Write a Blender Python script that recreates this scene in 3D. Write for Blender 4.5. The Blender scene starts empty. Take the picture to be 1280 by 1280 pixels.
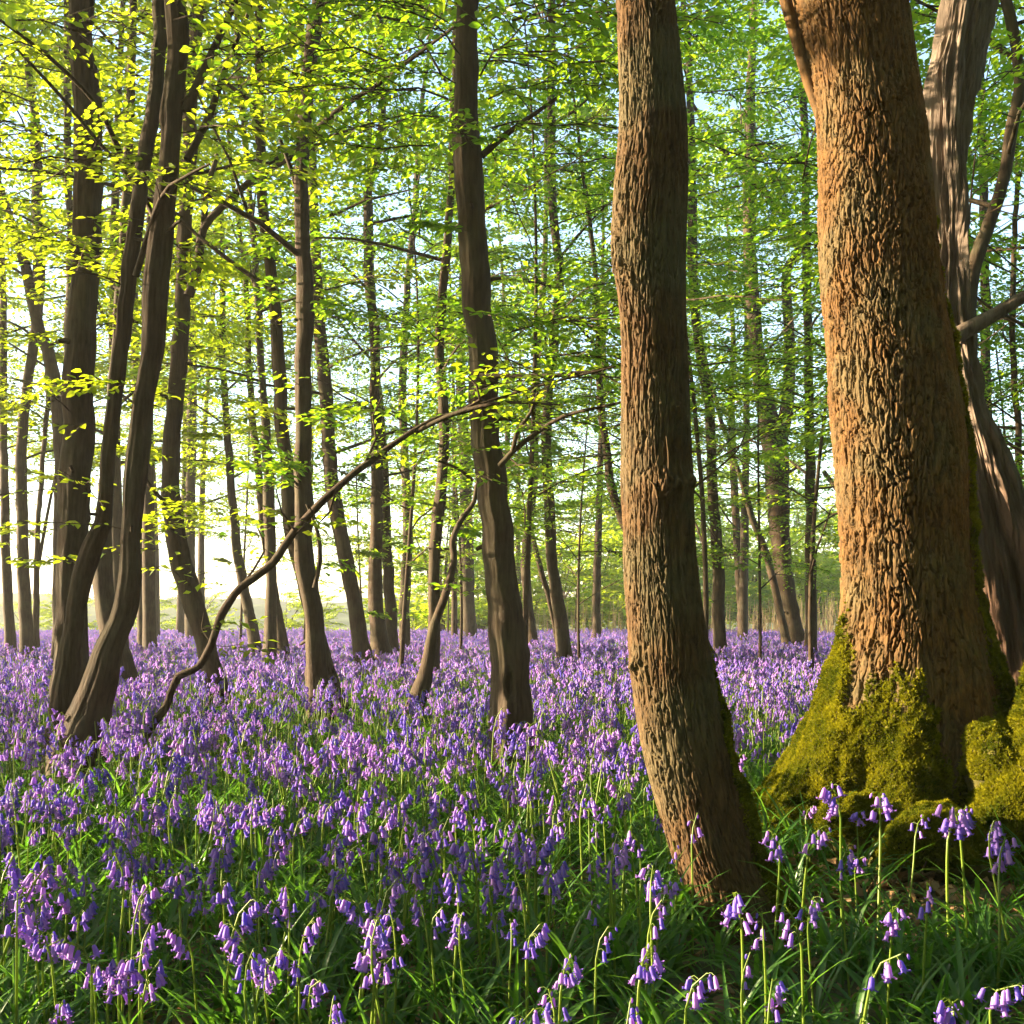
import bpy, math, random, mathutils
import numpy as np

S = bpy.context.scene
RNG = np.random.default_rng(11)
random.seed(11)
PI = math.pi

# ------------------------------------------------------------------ camera
FPX, HOR, CAMH = 1372.0, 770.0, 0.95          # focal length and horizon in photo pixels, eye height in metres
cam = bpy.data.objects.new('camera', bpy.data.cameras.new('camera'))
S.collection.objects.link(cam)
cam.location = (0, 0, CAMH)
cam.rotation_euler = (PI / 2, 0, 0)
cam.data.sensor_width = 36
cam.data.lens = FPX / 1280 * 36
cam.data.shift_y = (HOR - 640) / 1280
cam.data.clip_end = 3000
S.camera = cam

# ------------------------------------------------------------------ light
SUN_AZ, SUN_EL = -82.0, 12.0                  # degrees from straight ahead (negative = left), elevation
SUN_STRENGTH, SKY_STRENGTH, EXPOSURE = 5.0, 0.085, 3.05
HAZE = 0.0009
W = bpy.data.worlds.new('World'); S.world = W; W.use_nodes = True
wn = W.node_tree.nodes; wl = W.node_tree.links
sky = wn.new('ShaderNodeTexSky'); sky.sky_type = 'NISHITA'; sky.sun_disc = False
sky.sun_elevation = math.radians(SUN_EL); sky.sun_rotation = math.radians(SUN_AZ)
sky.air_density = 1.0; sky.dust_density = 0.6; sky.ozone_density = 1.0
wl.new(sky.outputs[0], wn['Background'].inputs[0]); wn['Background'].inputs[1].default_value = SKY_STRENGTH
sl = bpy.data.lights.new('sun', 'SUN'); sl.energy = SUN_STRENGTH; sl.angle = math.radians(0.5); sl.color = (1.0, 0.78, 0.50)
so = bpy.data.objects.new('sun', sl); S.collection.objects.link(so)
so.location = (-30, 10, 20)
so.rotation_euler = (math.radians(90 - SUN_EL), 0, math.radians(180 - SUN_AZ))
S.view_settings.view_transform = 'Standard'; S.view_settings.look = 'None'
S.view_settings.exposure = EXPOSURE; S.view_settings.gamma = 1; S.view_settings.use_curve_mapping = False
S.render.engine = 'CYCLES'
cy = S.cycles
cy.max_bounces = 6; cy.diffuse_bounces = 3; cy.glossy_bounces = 2; cy.transmission_bounces = 4; cy.volume_bounces = 0
cy.transparent_max_bounces = 4; cy.caustics_reflective = False; cy.caustics_refractive = False
cy.use_denoising = True; cy.sample_clamp_indirect = 4
cy.use_adaptive_sampling = True; cy.adaptive_threshold = 0.02

# ------------------------------------------------------------------ helpers: objects
def link(o, parent=None):
    S.collection.objects.link(o)
    if parent is not None: o.parent = parent
    return o

def tag(o, label=None, cat=None, group=None, kind=None):
    if label: o['label'] = label
    if cat: o['category'] = cat
    if group: o['group'] = group
    if kind: o['kind'] = kind
    return o

def empty(name, loc=(0, 0, 0), rz=0.0):
    o = bpy.data.objects.new(name, None); o.location = loc; o.rotation_euler = (0, 0, rz)
    o.empty_display_size = 0.1
    return link(o)

def mk_mesh(name, V, faces, mats=(), midx=None, smooth=True, attrs=None):
    """faces: list of int arrays (M,k); midx: material index per list entry."""
    me = bpy.data.meshes.new(name)
    V = np.ascontiguousarray(V, np.float32)
    faces = [np.asarray(f, np.int32) for f in faces if len(f)]
    me.vertices.add(len(V)); me.vertices.foreach_set('co', V.ravel())
    nl = sum(f.size for f in faces); npoly = sum(len(f) for f in faces)
    me.loops.add(nl); me.polygons.add(npoly)
    me.loops.foreach_set('vertex_index', np.concatenate([f.ravel() for f in faces]))
    tot = np.concatenate([np.full(len(f), f.shape[1], np.int32) for f in faces])
    st = np.concatenate([[0], np.cumsum(tot)[:-1]]).astype(np.int32)
    me.polygons.foreach_set('loop_start', st)
    for m in mats: me.materials.append(m)
    if midx is not None:
        me.polygons.foreach_set('material_index', np.concatenate([np.full(len(f), k, np.int32) for f, k in zip(faces, midx)]))
    me.polygons.foreach_set('use_smooth', np.full(npoly, smooth))
    for k, a in (attrs or {}).items():
        at = me.attributes.new(k, 'FLOAT', 'POINT'); at.data.foreach_set('value', np.ascontiguousarray(a, np.float32))
    me.update(calc_edges=True); me.validate()
    return me

def mobj(name, me, parent=None):
    return link(bpy.data.objects.new(name, me), parent)

class Acc:
    """collects vertices and faces of several pieces into one mesh"""
    def __init__(s): s.V = []; s.F = []; s.M = []; s.n = 0
    def add(s, V, F, m=0):
        s.V.append(V); s.n0 = s.n
        for f in F: s.F.append(np.asarray(f) + s.n); s.M.append(m)
        s.n += len(V)
    def mesh(s, name, mats, smooth=True):
        return mk_mesh(name, np.concatenate(s.V), s.F, mats, s.M, smooth)

# ------------------------------------------------------------------ helpers: noise
def hash3(i, j, k, seed):
    h = (i.astype(np.int64) * 374761393 + j.astype(np.int64) * 668265263 + k.astype(np.int64) * 2147483647 + seed * 1274126177) & 0xffffffff
    h = ((h ^ (h >> 13)) * 1274126177) & 0xffffffff
    h = ((h ^ (h >> 16)) * 2246822519) & 0xffffffff
    return ((h ^ (h >> 15)) & 0xffffff) / 16777216.0

def vnoise(x, y, z, seed=0):
    xi, yi, zi = np.floor(x), np.floor(y), np.floor(z)
    fx, fy, fz = x - xi, y - yi, z - zi
    fx = fx * fx * (3 - 2 * fx); fy = fy * fy * (3 - 2 * fy); fz = fz * fz * (3 - 2 * fz)
    r = 0
    for a in (0, 1):
        for b in (0, 1):
            for c in (0, 1):
                r = r + hash3(xi + a, yi + b, zi + c, seed) * (fx if a else 1 - fx) * (fy if b else 1 - fy) * (fz if c else 1 - fz)
    return r * 2 - 1

def fbm(x, y, z, seed=0, octv=3):
    r = 0; a = 1.0; n = 0
    for o in range(octv):
        r = r + a * vnoise(x * 2 ** o, y * 2 ** o, z * 2 ** o, seed + o); n += a; a *= 0.5
    return r / n

def worley(u, v, nu, seed=0):
    """u periodic with nu cells; returns F1, F2, id"""
    ui, vi = np.floor(u), np.floor(v)
    d1 = np.full(u.shape, 9.0); d2 = np.full(u.shape, 9.0); cid = np.zeros(u.shape)
    z0 = np.zeros_like(ui)
    for a in (-1, 0, 1):
        for b in (-1, 0, 1):
            cu, cv = ui + a, vi + b
            m = np.mod(cu, nu)
            px = cu + 0.08 + 0.84 * hash3(m, cv, z0, seed); py = cv + 0.08 + 0.84 * hash3(m, cv, z0 + 1, seed)
            dd = np.hypot(u - px, v - py)
            new = dd < d1
            d2 = np.where(new, d1, np.minimum(d2, dd)); cid = np.where(new, hash3(m, cv, z0 + 2, seed), cid); d1 = np.where(new, dd, d1)
    return d1, d2, cid

def sstep(a, b, x):
    t = np.clip((x - a) / (b - a), 0, 1); return t * t * (3 - 2 * t)

def P(px, py, d):
    return np.array([(px - 640) * d / FPX, d, CAMH + (HOR - py) * d / FPX])

# ------------------------------------------------------------------ helpers: materials
def new_mat(name):
    m = bpy.data.materials.new(name); m.use_nodes = True
    nt = m.node_tree; nt.nodes.clear()
    out = nt.nodes.new('ShaderNodeOutputMaterial')
    return m, nt.nodes, nt.links, out

def ramp(n, l, fac, stops):
    r = n.new('ShaderNodeValToRGB'); cr = r.color_ramp
    while len(cr.elements) < len(stops): cr.elements.new(0.5)
    for e, (p, c) in zip(cr.elements, stops): e.position = p; e.color = (*c, 1)
    l.new(fac, r.inputs[0]); return r.outputs[0]

def noise(n, l, vec, scale, detail=3, rough=0.55, dist=0.0):
    t = n.new('ShaderNodeTexNoise'); t.inputs['Scale'].default_value = scale; t.inputs['Detail'].default_value = detail
    t.inputs['Roughness'].default_value = rough; t.inputs['Distortion'].default_value = dist
    l.new(vec, t.inputs['Vector']); return t.outputs['Fac']

def mapping(n, l, vec, sc):
    m = n.new('ShaderNodeMapping'); m.inputs['Scale'].default_value = sc; l.new(vec, m.inputs['Vector']); return m.outputs[0]

def mixc(n, l, fac, a, b, mode='MIX'):
    m = n.new('ShaderNodeMix'); m.data_type = 'RGBA'; m.blend_type = mode
    for s, v in ((m.inputs[0], fac), (m.inputs[6], a), (m.inputs[7], b)):
        if hasattr(v, 'is_linked'): l.new(v, s)
        elif isinstance(v, (tuple, list)): s.default_value = (*v, 1)
        else: s.default_value = v
    return m.outputs[2]

def leaf_mat(name, lo, hi, tlo, thi, trans=0.5, gloss=0.05, rough=0.4, per_object=False, patch=0.0):
    m, n, l, out = new_mat(name)
    if per_object:
        rnd = n.new('ShaderNodeObjectInfo').outputs['Random']
    else:
        a_ = n.new('ShaderNodeMath'); a_.operation = 'ADD'; l.new(n.new('ShaderNodeNewGeometry').outputs['Random Per Island'], a_.inputs[0]); l.new(n.new('ShaderNodeObjectInfo').outputs['Random'], a_.inputs[1])
        b_ = n.new('ShaderNodeMath'); b_.operation = 'FRACT'; l.new(a_.outputs[0], b_.inputs[0]); rnd = b_.outputs[0]
    if patch > 0:                                          # colour drifts from patch to patch
        pn = noise(n, l, n.new('ShaderNodeNewGeometry').outputs['Position'], patch, 3, 0.6)
        mm = n.new('ShaderNodeMix'); mm.data_type = 'FLOAT'; mm.inputs[0].default_value = 0.6; l.new(rnd, mm.inputs[2])
        l.new(ramp(n, l, pn, [(0.36, (0, 0, 0)), (0.64, (1, 1, 1))]), mm.inputs[3]); rnd = mm.outputs[0]
    c1 = ramp(n, l, rnd, [(0, lo), (1, hi)]); c2 = ramp(n, l, rnd, [(0, tlo), (1, thi)])
    d = n.new('ShaderNodeBsdfDiffuse'); l.new(c1, d.inputs[0])
    t = n.new('ShaderNodeBsdfTranslucent'); l.new(c2, t.inputs[0])
    mx = n.new('ShaderNodeMixShader'); mx.inputs[0].default_value = trans; l.new(d.outputs[0], mx.inputs[1]); l.new(t.outputs[0], mx.inputs[2])
    g = n.new('ShaderNodeBsdfGlossy'); g.inputs['Roughness'].default_value = rough
    m2 = n.new('ShaderNodeMixShader'); m2.inputs[0].default_value = gloss; l.new(mx.outputs[0], m2.inputs[1]); l.new(g.outputs[0], m2.inputs[2])
    l.new(m2.outputs[0], out.inputs[0]); return m

def bark_mat(name, dark, light, zst=0.18, scale=38, bump=0.5, dist=0.02, moss_attr=False, moss_low=0.0, lichen=0.25, ruddy=False):
    m, n, l, out = new_mat(name)
    tc = n.new('ShaderNodeTexCoord').outputs['Object']
    st = mapping(n, l, tc, (1, 1, zst))
    f1 = noise(n, l, st, scale, 6, 0.65, 0.4)
    f2 = noise(n, l, tc, 3.0, 4, 0.6)
    col = ramp(n, l, f1, [(0.28, dark), (0.5, tuple((a + b) / 2 for a, b in zip(dark, light))), (0.72, light)])
    col = mixc(n, l, ramp(n, l, f2, [(0.45, (0, 0, 0)), (0.62, (lichen,) * 3)]), col, (0.085, 0.085, 0.045))
    if ruddy: 
        sz = n.new('ShaderNodeSeparateXYZ'); l.new(tc, sz.inputs[0]); mulz = n.new('ShaderNodeMath'); mulz.operation = 'MULTIPLY'; l.new(sz.outputs['Z'], mulz.inputs[0]); mulz.inputs[1].default_value = 0.4
        col = mixc(n, l, ramp(n, l, mulz.outputs[0], [(0.45, (0.75,) * 3), (0.85, (0.1,) * 3)]), col, (0.10, 0.05, 0.03))
    if moss_attr or moss_low > 0:
        if moss_attr:
            at = n.new('ShaderNodeAttribute'); at.attribute_name = 'moss'; fac = at.outputs['Fac']
        else:
            sx = n.new('ShaderNodeSeparateXYZ'); l.new(tc, sx.inputs[0])
            ma = n.new('ShaderNodeMath'); ma.operation = 'MULTIPLY_ADD'; l.new(f2, ma.inputs[0]); ma.inputs[1].default_value = 2.0 * moss_low; ma.inputs[2].default_value = -0.4 * moss_low
            mr = n.new('ShaderNodeMath'); mr.operation = 'SUBTRACT'; l.new(ma.outputs[0], mr.inputs[0]); l.new(sx.outputs['Z'], mr.inputs[1])
            fac = ramp(n, l, mr.outputs[0], [(0.0, (0, 0, 0)), (0.35, (0.6,) * 3)])
        f3 = noise(n, l, tc, 70, 5, 0.7)
        mc = ramp(n, l, f3, [(0.3, (0.02, 0.022, 0.005)), (0.7, (0.10, 0.085, 0.010))])
        col = mixc(n, l, fac, col, mc)
    p = n.new('ShaderNodeBsdfPrincipled'); l.new(col, p.inputs['Base Color']); p.inputs['Roughness'].default_value = 0.85
    p.inputs['Specular IOR Level'].default_value = 0.2
    b = n.new('ShaderNodeBump'); b.inputs['Strength'].default_value = bump; b.inputs['Distance'].default_value = dist
    l.new(f1, b.inputs['Height']); l.new(b.outputs[0], p.inputs['Normal'])
    l.new(p.outputs[0], out.inputs[0]); return m

def flat_mat(name, c, rough=0.7):
    m, n, l, out = new_mat(name)
    tc = n.new('ShaderNodeTexCoord').outputs['Object']
    f = noise(n, l, tc, 25, 4)
    col = ramp(n, l, f, [(0.3, tuple(v * 0.7 for v in c)), (0.7, tuple(v * 1.25 for v in c))])
    p = n.new('ShaderNodeBsdfPrincipled'); l.new(col, p.inputs['Base Color']); p.inputs['Roughness'].default_value = rough
    l.new(p.outputs[0], out.inputs[0]); return m

M_OAK = bark_mat('oak_bark', (0.025, 0.013, 0.0045), (0.145, 0.074, 0.021), 0.2, 60, 0.5, 0.006, moss_attr=True, lichen=0.4)
M_SLIM = bark_mat('furrowed_bark', (0.025, 0.0142, 0.006), (0.115, 0.063, 0.024), 0.18, 70, 0.6, 0.006, moss_attr=True, lichen=0.45)
M_BARK = bark_mat('brown_bark', (0.014, 0.0085, 0.0045), (0.062, 0.038, 0.021), 0.12, 45, 0.5, 0.012, moss_low=0.5)
M_BARKG = bark_mat('grey_bark', (0.017, 0.0115, 0.007), (0.068, 0.047, 0.028), 0.14, 35, 0.4, 0.012, moss_low=0.6)
M_DEAD = bark_mat('bare_dead_wood', (0.045, 0.032, 0.024), (0.225, 0.18, 0.145), 0.12, 34, 0.8, 0.014, moss_attr=True, lichen=0.1, ruddy=True)
M_MOSSB = bark_mat('mossy_bark', (0.05, 0.05, 0.02), (0.15, 0.13, 0.04), 0.5, 40, 0.6, 0.01, moss_attr=True)
M_LEAFY = leaf_mat('spring_leaf_yellow', (0.07, 0.12, 0.010), (0.12, 0.16, 0.012), (0.32, 0.46, 0.012), (0.50, 0.60, 0.014), 0.62)
M_LEAF = leaf_mat('spring_leaf_green', (0.045, 0.11, 0.010), (0.08, 0.15, 0.012), (0.16, 0.37, 0.012), (0.38, 0.54, 0.014), 0.62)
M_LEAFD = leaf_mat('deep_green_leaf', (0.035, 0.095, 0.012), (0.06, 0.13, 0.014), (0.10, 0.34, 0.016), (0.2, 0.46, 0.02), 0.6)
M_BELL = leaf_mat('bluebell_petal', (0.13, 0.095, 0.54), (0.44, 0.24, 0.66), (0.20, 0.12, 0.68), (0.54, 0.26, 0.76), 0.42, 0.02, 0.5, True)
M_STEM = leaf_mat('bluebell_stem', (0.12, 0.19, 0.02), (0.17, 0.24, 0.025), (0.26, 0.38, 0.02), (0.34, 0.46, 0.025), 0.35, 0.04, 0.4)
M_STRAP = leaf_mat('bluebell_leaf', (0.025, 0.085, 0.014), (0.055, 0.14, 0.02), (0.09, 0.26, 0.015), (0.16, 0.36, 0.02), 0.44, 0.04, 0.38)
M_MOSS = leaf_mat('moss_sprig', (0.025, 0.045, 0.006), (0.26, 0.24, 0.010), (0.05, 0.09, 0.008), (0.34, 0.32, 0.012), 0.35, 0.0, 0.5, patch=7.0)
M_LITTER = leaf_mat('dead_leaf', (0.16, 0.085, 0.04), (0.34, 0.21, 0.11), (0.2, 0.1, 0.04), (0.3, 0.18, 0.08), 0.25, 0.03, 0.5)
M_FERN = leaf_mat('fern_frond', (0.10, 0.16, 0.02), (0.13, 0.19, 0.025), (0.22, 0.32, 0.03), (0.3, 0.4, 0.03), 0.5)
M_REED = leaf_mat('dry_stalk', (0.25, 0.19, 0.10), (0.42, 0.34, 0.2), (0.3, 0.22, 0.1), (0.4, 0.3, 0.15), 0.3, 0.0)

# ------------------------------------------------------------------ helpers: tubes
def catmull(pts, step):
    """pts (n,k) -> resampled at about `step` metres (first three columns are the position)"""
    pts = np.asarray(pts, float)
    if len(pts) == 2:
        n = max(2, int(np.linalg.norm(pts[1, :3] - pts[0, :3]) / step) + 1)
        t = np.linspace(0, 1, n)[:, None]; return pts[0] * (1 - t) + pts[1] * t
    q = np.vstack([2 * pts[0] - pts[1], pts, 2 * pts[-1] - pts[-2]])
    out = []
    for i in range(1, len(q) - 2):
        n = max(1, int(round(np.linalg.norm(q[i + 1, :3] - q[i, :3]) / step)))
        t = (np.arange(n) / n)[:, None]
        a, b, c, d = q[i - 1], q[i], q[i + 1], q[i + 2]
        out.append(0.5 * (2 * b + (c - a) * t + (2 * a - 5 * b + 4 * c - d) * t ** 2 + (3 * b - a - 3 * c + d) * t ** 3))
    out.append(q[-2][None]); return np.vstack(out)

def tube(path, N, rfun=None):
    """path (n,4) x y z r -> V, quads, cap"""
    p = path[:, :3]; r = np.maximum(path[:, 3], 1e-4)
    t = np.gradient(p, axis=0); t /= np.linalg.norm(t, axis=1)[:, None] + 1e-9
    ref = np.where(np.abs(t[:, 1:2]) < 0.9, np.array([[0, 1.0, 0]]), np.array([[0, 0, 1.0]]))
    u = np.cross(ref, t); u /= np.linalg.norm(u, axis=1)[:, None] + 1e-9
    v = np.cross(t, u)
    th = np.arange(N) / N * 2 * PI
    R = r[:, None] * np.ones((1, N))
    if rfun is not None: R = R * rfun(th[None, :], p[:, 2:3], R)
    V = p[:, None, :] + R[..., None] * (np.cos(th)[None, :, None] * u[:, None, :] + np.sin(th)[None, :, None] * v[:, None, :])
    n = len(p)
    i = np.arange(n - 1)[:, None] * N; j = np.arange(N)[None, :]; k = (np.arange(N)[None, :] + 1) % N
    Q = np.stack([i + j, i + k, i + N + k, i + N + j], -1).reshape(-1, 4)
    return V.reshape(-1, 3), [Q]

# ------------------------------------------------------------------ helpers: leaf sprays
def norm(a): return a / (np.linalg.norm(a, axis=-1, keepdims=True) + 1e-9)

def make_spray(seed, nside, per, twist=0.3):
    """a flat spray of unit length along +X: leaf positions, directions, normals, and twig paths"""
    g = np.random.default_rng(seed)
    ts = np.linspace(0, 1, 7)
    main = np.stack([ts, 0.05 * np.sin(ts * 4 + g.uniform(0, 6)) * ts, 0.10 * ts - 0.22 * ts ** 2 + 0.02 * g.normal(size=7)], 1)
    f = lambda t: np.stack([np.interp(t, ts, main[:, k]) for k in range(3)], -1)
    LP, LD, LN, TW = [], [], [], [np.c_[main, np.linspace(0.007, 0.002, 7)]]
    for s in range(nside):
        t = 0.10 + 0.90 * (s + g.uniform(0, 0.7)) / nside
        side = 1 if s % 2 else -1
        a = side * g.uniform(0.55, 1.05)
        L = (0.46 * (1 - 0.72 * t) + 0.06) * g.uniform(0.65, 1.25)
        p0 = f(min(t, 1)); d = np.array([math.cos(a), math.sin(a), g.normal() * 0.12 - 0.08])
        e = p0 + d * L
        TW.append(np.array([[*p0, 0.004], [*(p0 + d * L * 0.5 + [0, 0, 0.01]), 0.003], [*e, 0.0015]]))
        n = max(2, int(per * (0.5 + L * 2)))
        for q in range(n):
            u = (q + 0.6) / n
            sd = 1 if q % 2 else -1
            b = a + sd * g.uniform(0.5, 1.0) if q < n - 1 else a + g.normal() * 0.2
            LP.append(p0 + d * L * u + [0, 0, 0.01 * g.normal()])
            LD.append([math.cos(b), math.sin(b), g.normal() * 0.22 - 0.18])
            LN.append([g.normal() * twist, g.normal() * twist, 1.0])
    return np.array(LP), norm(np.array(LD)), norm(np.array(LN)), TW

SPRAYS = [make_spray(100 + k, 16, 5.4) for k in range(6)]          # full sprays
THIN = [make_spray(200 + k, 7, 3.0) for k in range(6)]             # open, few leaves

LEAF1 = {}
class Foliage:
    def __init__(s): s.p = []; s.d = []; s.n = []; s.sz = []; s.tw = []
    def spray(s, org, az, length, leaf, g, tilt=0.0, thin=False, twigs=True):
        LP, LD, LN, TW = (THIN if thin else SPRAYS)[g.integers(6)]
        fl = 1.0 if g.random() < 0.5 else -1.0
        ca, sa, ct, st_ = math.cos(az), math.sin(az), math.cos(tilt), math.sin(tilt)
        roll = g.normal() * 0.18; cr, sr = math.cos(roll), math.sin(roll)
        A = np.array([[1, 0, 0], [0, fl, 0], [0, 0, 1.0]])
        Rr = np.array([[1, 0, 0], [0, cr, -sr], [0, sr, cr]])
        Rt = np.array([[ct, 0, -st_], [0, 1, 0], [st_, 0, ct]])
        Rz = np.array([[ca, -sa, 0], [sa, ca, 0], [0, 0, 1.0]])
        M = Rz @ Rt @ Rr @ A
        s.p.append(LP @ M.T * length + org); s.d.append(LD @ M.T); s.n.append(LN @ M.T)
        s.sz.append(leaf * g.uniform(0.5, 1.25, len(LP)))
        if twigs:
            for t in (TW if twigs == 2 else TW[:1]):
                q = t.copy(); q[:, :3] = q[:, :3] @ M.T * length + org; q[:, 3] *= min(length, 1.2); s.tw.append(q)
    def count(s): return sum(len(x) for x in s.p)
    def mesh(s, name, lmat, tmat, fine=True, single=None):
        """single: (root, n): the n leaves that show largest become leaf objects of their own"""
        p = np.concatenate(s.p); d = norm(np.concatenate(s.d)); nn = np.concatenate(s.n); sz = np.concatenate(s.sz)[:, None]
        sd = norm(np.cross(nn, d)); up = np.cross(d, sd)
        tp = [(0, 0, 0), (0.32, -0.27, 0.05), (0.7, -0.22, 0.03), (1, 0, -0.10), (0.7, 0.22, 0.03), (0.32, 0.27, 0.05)]
        fc = [[0, 1, 2, 3], [0, 3, 4, 5]]
        if single:
            root, ns = single; w = p + np.array(root.location)
            px = w[:, 0] / np.maximum(w[:, 1], 0.3) * FPX + 640; py = HOR - (w[:, 2] - CAMH) / np.maximum(w[:, 1], 0.3) * FPX
            big = np.where((w[:, 1] > 1) & (px > 0) & (px < 1280) & (py > 0) & (py < 1280), sz[:, 0] / np.maximum(w[:, 1], 0.3) * (0.35 + np.abs(up[:, 1]) + np.abs(up[:, 2])), 0)
            pick = np.argsort(-big)[:ns]; pick = pick[big[pick] * FPX > 8]
            me = LEAF1.get(lmat.name) or LEAF1.setdefault(lmat.name, mk_mesh('leaf', np.array(tp), [np.array(fc)], [lmat], smooth=False))
            for i in pick:
                o = mobj('leaf', me, root)
                o.matrix_local = mathutils.Matrix([[*(sz[i, 0] * np.array([d[i, k], sd[i, k], up[i, k]])), p[i, k]] for k in range(3)] + [[0, 0, 0, 1]])
            kp = np.ones(len(p), bool); kp[pick] = False
            p, d, sd, up, sz = p[kp], d[kp], sd[kp], up[kp], sz[kp]
        if fine: pass
        else:
            tp = [(0, 0, 0), (0.45, -0.30, 0.05), (1, 0, -0.06), (0.45, 0.30, 0.05)]; fc = [[0, 1, 2, 3]]
        k = len(tp); n = len(p)
        V = np.stack([p + sz * (a * d + b * sd + c * up) for a, b, c in tp], 1).reshape(-1, 3)
        F = (np.arange(n)[:, None, None] * k + np.array(fc)[None]).reshape(-1, 4)
        ac = Acc(); ac.add(V, [F], 0)
        for t in s.tw:
            v, f = tube(t, 3); ac.add(v, f, 1)
        return ac.mesh(name, [lmat, tmat], smooth=False)

# ------------------------------------------------------------------ trees
def trunk_path(pts, d, H, lean=0.0, yb=None):
    """pts: (px, py, width px) from top to bottom; returns path bottom->top in metres, local to the base point"""
    a = []
    for x, y, w in pts[::-1]:
        dd = d * (1 + lean * (900 - y) / FPX)
        a.append([*P(x, y, dd), w * dd / FPX / 2])
    a = np.array(a)
    b = a[0].copy()
    if b[2] > -0.1:                                  # down to below the ground
        sl_ = (a[0, :3] - a[1, :3]) / max(0.05, a[1, 2] - a[0, 2])
        k = b[2] + 0.12
        nb = b.copy(); nb[0] += np.clip(sl_[0], -0.5, 0.5) * k; nb[2] = -0.12; nb[3] *= 1.12
        a = np.vstack([nb, a])
    t = a[-1].copy()
    if t[2] < H:
        dr = (a[-1, :3] - a[-2, :3]) / max(0.1, a[-1, 2] - a[-2, 2]); dr = np.clip(dr, -0.25, 0.25)
        n = max(2, int((H - t[2]) / 1.5)); ext = []
        for i in range(1, n + 1):
            u = i / n; q = t.copy(); q[:3] += dr * (H - t[2]) * (u - 0.3 * u * u); q[2] = t[2] + (H - t[2]) * u
            q[0] += 0.12 * math.sin(3 * u + t[0]); q[3] = max(0.012, t[3] * (1 - 0.88 * u)); ext.append(q)
        a = np.vstack([a, ext])
    return a

def flute_fun(seed, amp, flare, bark=0.0, slit=None):
    ph = np.random.default_rng(seed).uniform(0, 6.28, 8)
    def f(th, z, R):
        r = 1 + amp * (0.5 * np.sin(3 * th + ph[0] + 0.9 * z) + 0.35 * np.sin(5 * th + ph[1] - 1.3 * z) + 0.3 * np.sin(2 * th + ph[2] + 2.1 * z)
                       + 0.25 * np.sin(9 * th + ph[3] + 1.7 * z))
        e = np.exp(-np.maximum(z, 0) / 0.22)
        r = r * (1 + flare * e * (0.75 + 0.5 * np.sin(4 * th + ph[4]) + 0.3 * np.sin(7 * th + ph[5])))
        if bark > 0:
            zb = z + 0 * th; tb = th + 0 * z
            r = r * (1 + bark * (fbm(np.cos(tb) * 7 + ph[0], np.sin(tb) * 7, zb * 3.0, seed, 3) + 0.7 * fbm(np.cos(tb) * 16, np.sin(tb) * 16 + ph[1], zb * 9.0, seed + 5, 2)))
            for kz, kt in zip(np.sin(ph * 31.7) * 1.6 + 2.0, ph):        # knots
                r = r + 0.16 * np.exp(-((np.mod(tb - kt + PI, 2 * PI) - PI) / 0.35) ** 2 - ((zb - kz) / 0.05) ** 2)
        if slit is not None:
            r = r * (1 - 0.6 * np.exp(-((np.mod(th + PI / 2 + 0.05 + PI, 2 * PI) - PI) / 0.16) ** 2 - ((z - slit[0]) / slit[1]) ** 4))
        return r * (1 + 0.05 * np.sin(6.1 * z + ph[6]) * np.sin(th + ph[7]))
    return f

def at_height(path, z):
    i = int(np.clip(np.searchsorted(path[:, 2], z), 1, len(path) - 1))
    a, b = path[i - 1], path[i]; t = np.clip((z - a[2]) / max(1e-3, b[2] - a[2]), 0, 1)
    return a * (1 - t) + b * t

def limb_path(p0, r, az, el, L, g):
    n = 6; q = []
    p = p0[:3].copy(); a, e = az, el
    for i in range(n + 1):
        u = i / n
        q.append([*p, r * (1 - 0.85 * u)])
        a += g.normal() * 0.12; e += g.normal() * 0.08 - 0.05
        p = p + L / n * np.array([math.cos(e) * math.cos(a), math.cos(e) * math.sin(a), math.sin(e)])
    return np.array(q)

def grow(g, path, fol, zlow, H, nl, Lmax, leaf, per, dense=1.0, sideonly=None):
    """limbs with sprays between zlow and H; returns the limb paths"""
    limbs = []; az = g.uniform(0, 6.28)
    for i in range(nl):
        u = (i + g.uniform(0, 0.8)) / nl
        z = zlow + (H - zlow) * u * 0.97
        p0 = at_height(path, z)
        az += 2.4 + g.normal() * 0.3
        L = Lmax * (0.55 + 0.45 * math.sin(PI * min(1, 0.25 + u * 0.7))) * g.uniform(0.7, 1.2) * (1 - 0.45 * u)
        lp = limb_path(p0, max(0.008, min(p0[3] * 0.5, 0.0085 * L + 0.006)), az, g.uniform(0.2, 0.65), L, g); limbs.append(lp)
        for k in range(per):
            t = 0.22 + 0.78 * (k + g.uniform(0, 0.8)) / per
            j = min(5, int(t * 6)); f = t * 6 - j
            o = lp[j, :3] * (1 - f) + lp[min(6, j + 1), :3] * f
            fol.spray(o, az + (1 if k % 2 else -1) * g.uniform(0.2, 1.1), L * g.uniform(0.38, 0.62) * dense, leaf, g, g.normal() * 0.12)
    return limbs

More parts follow.
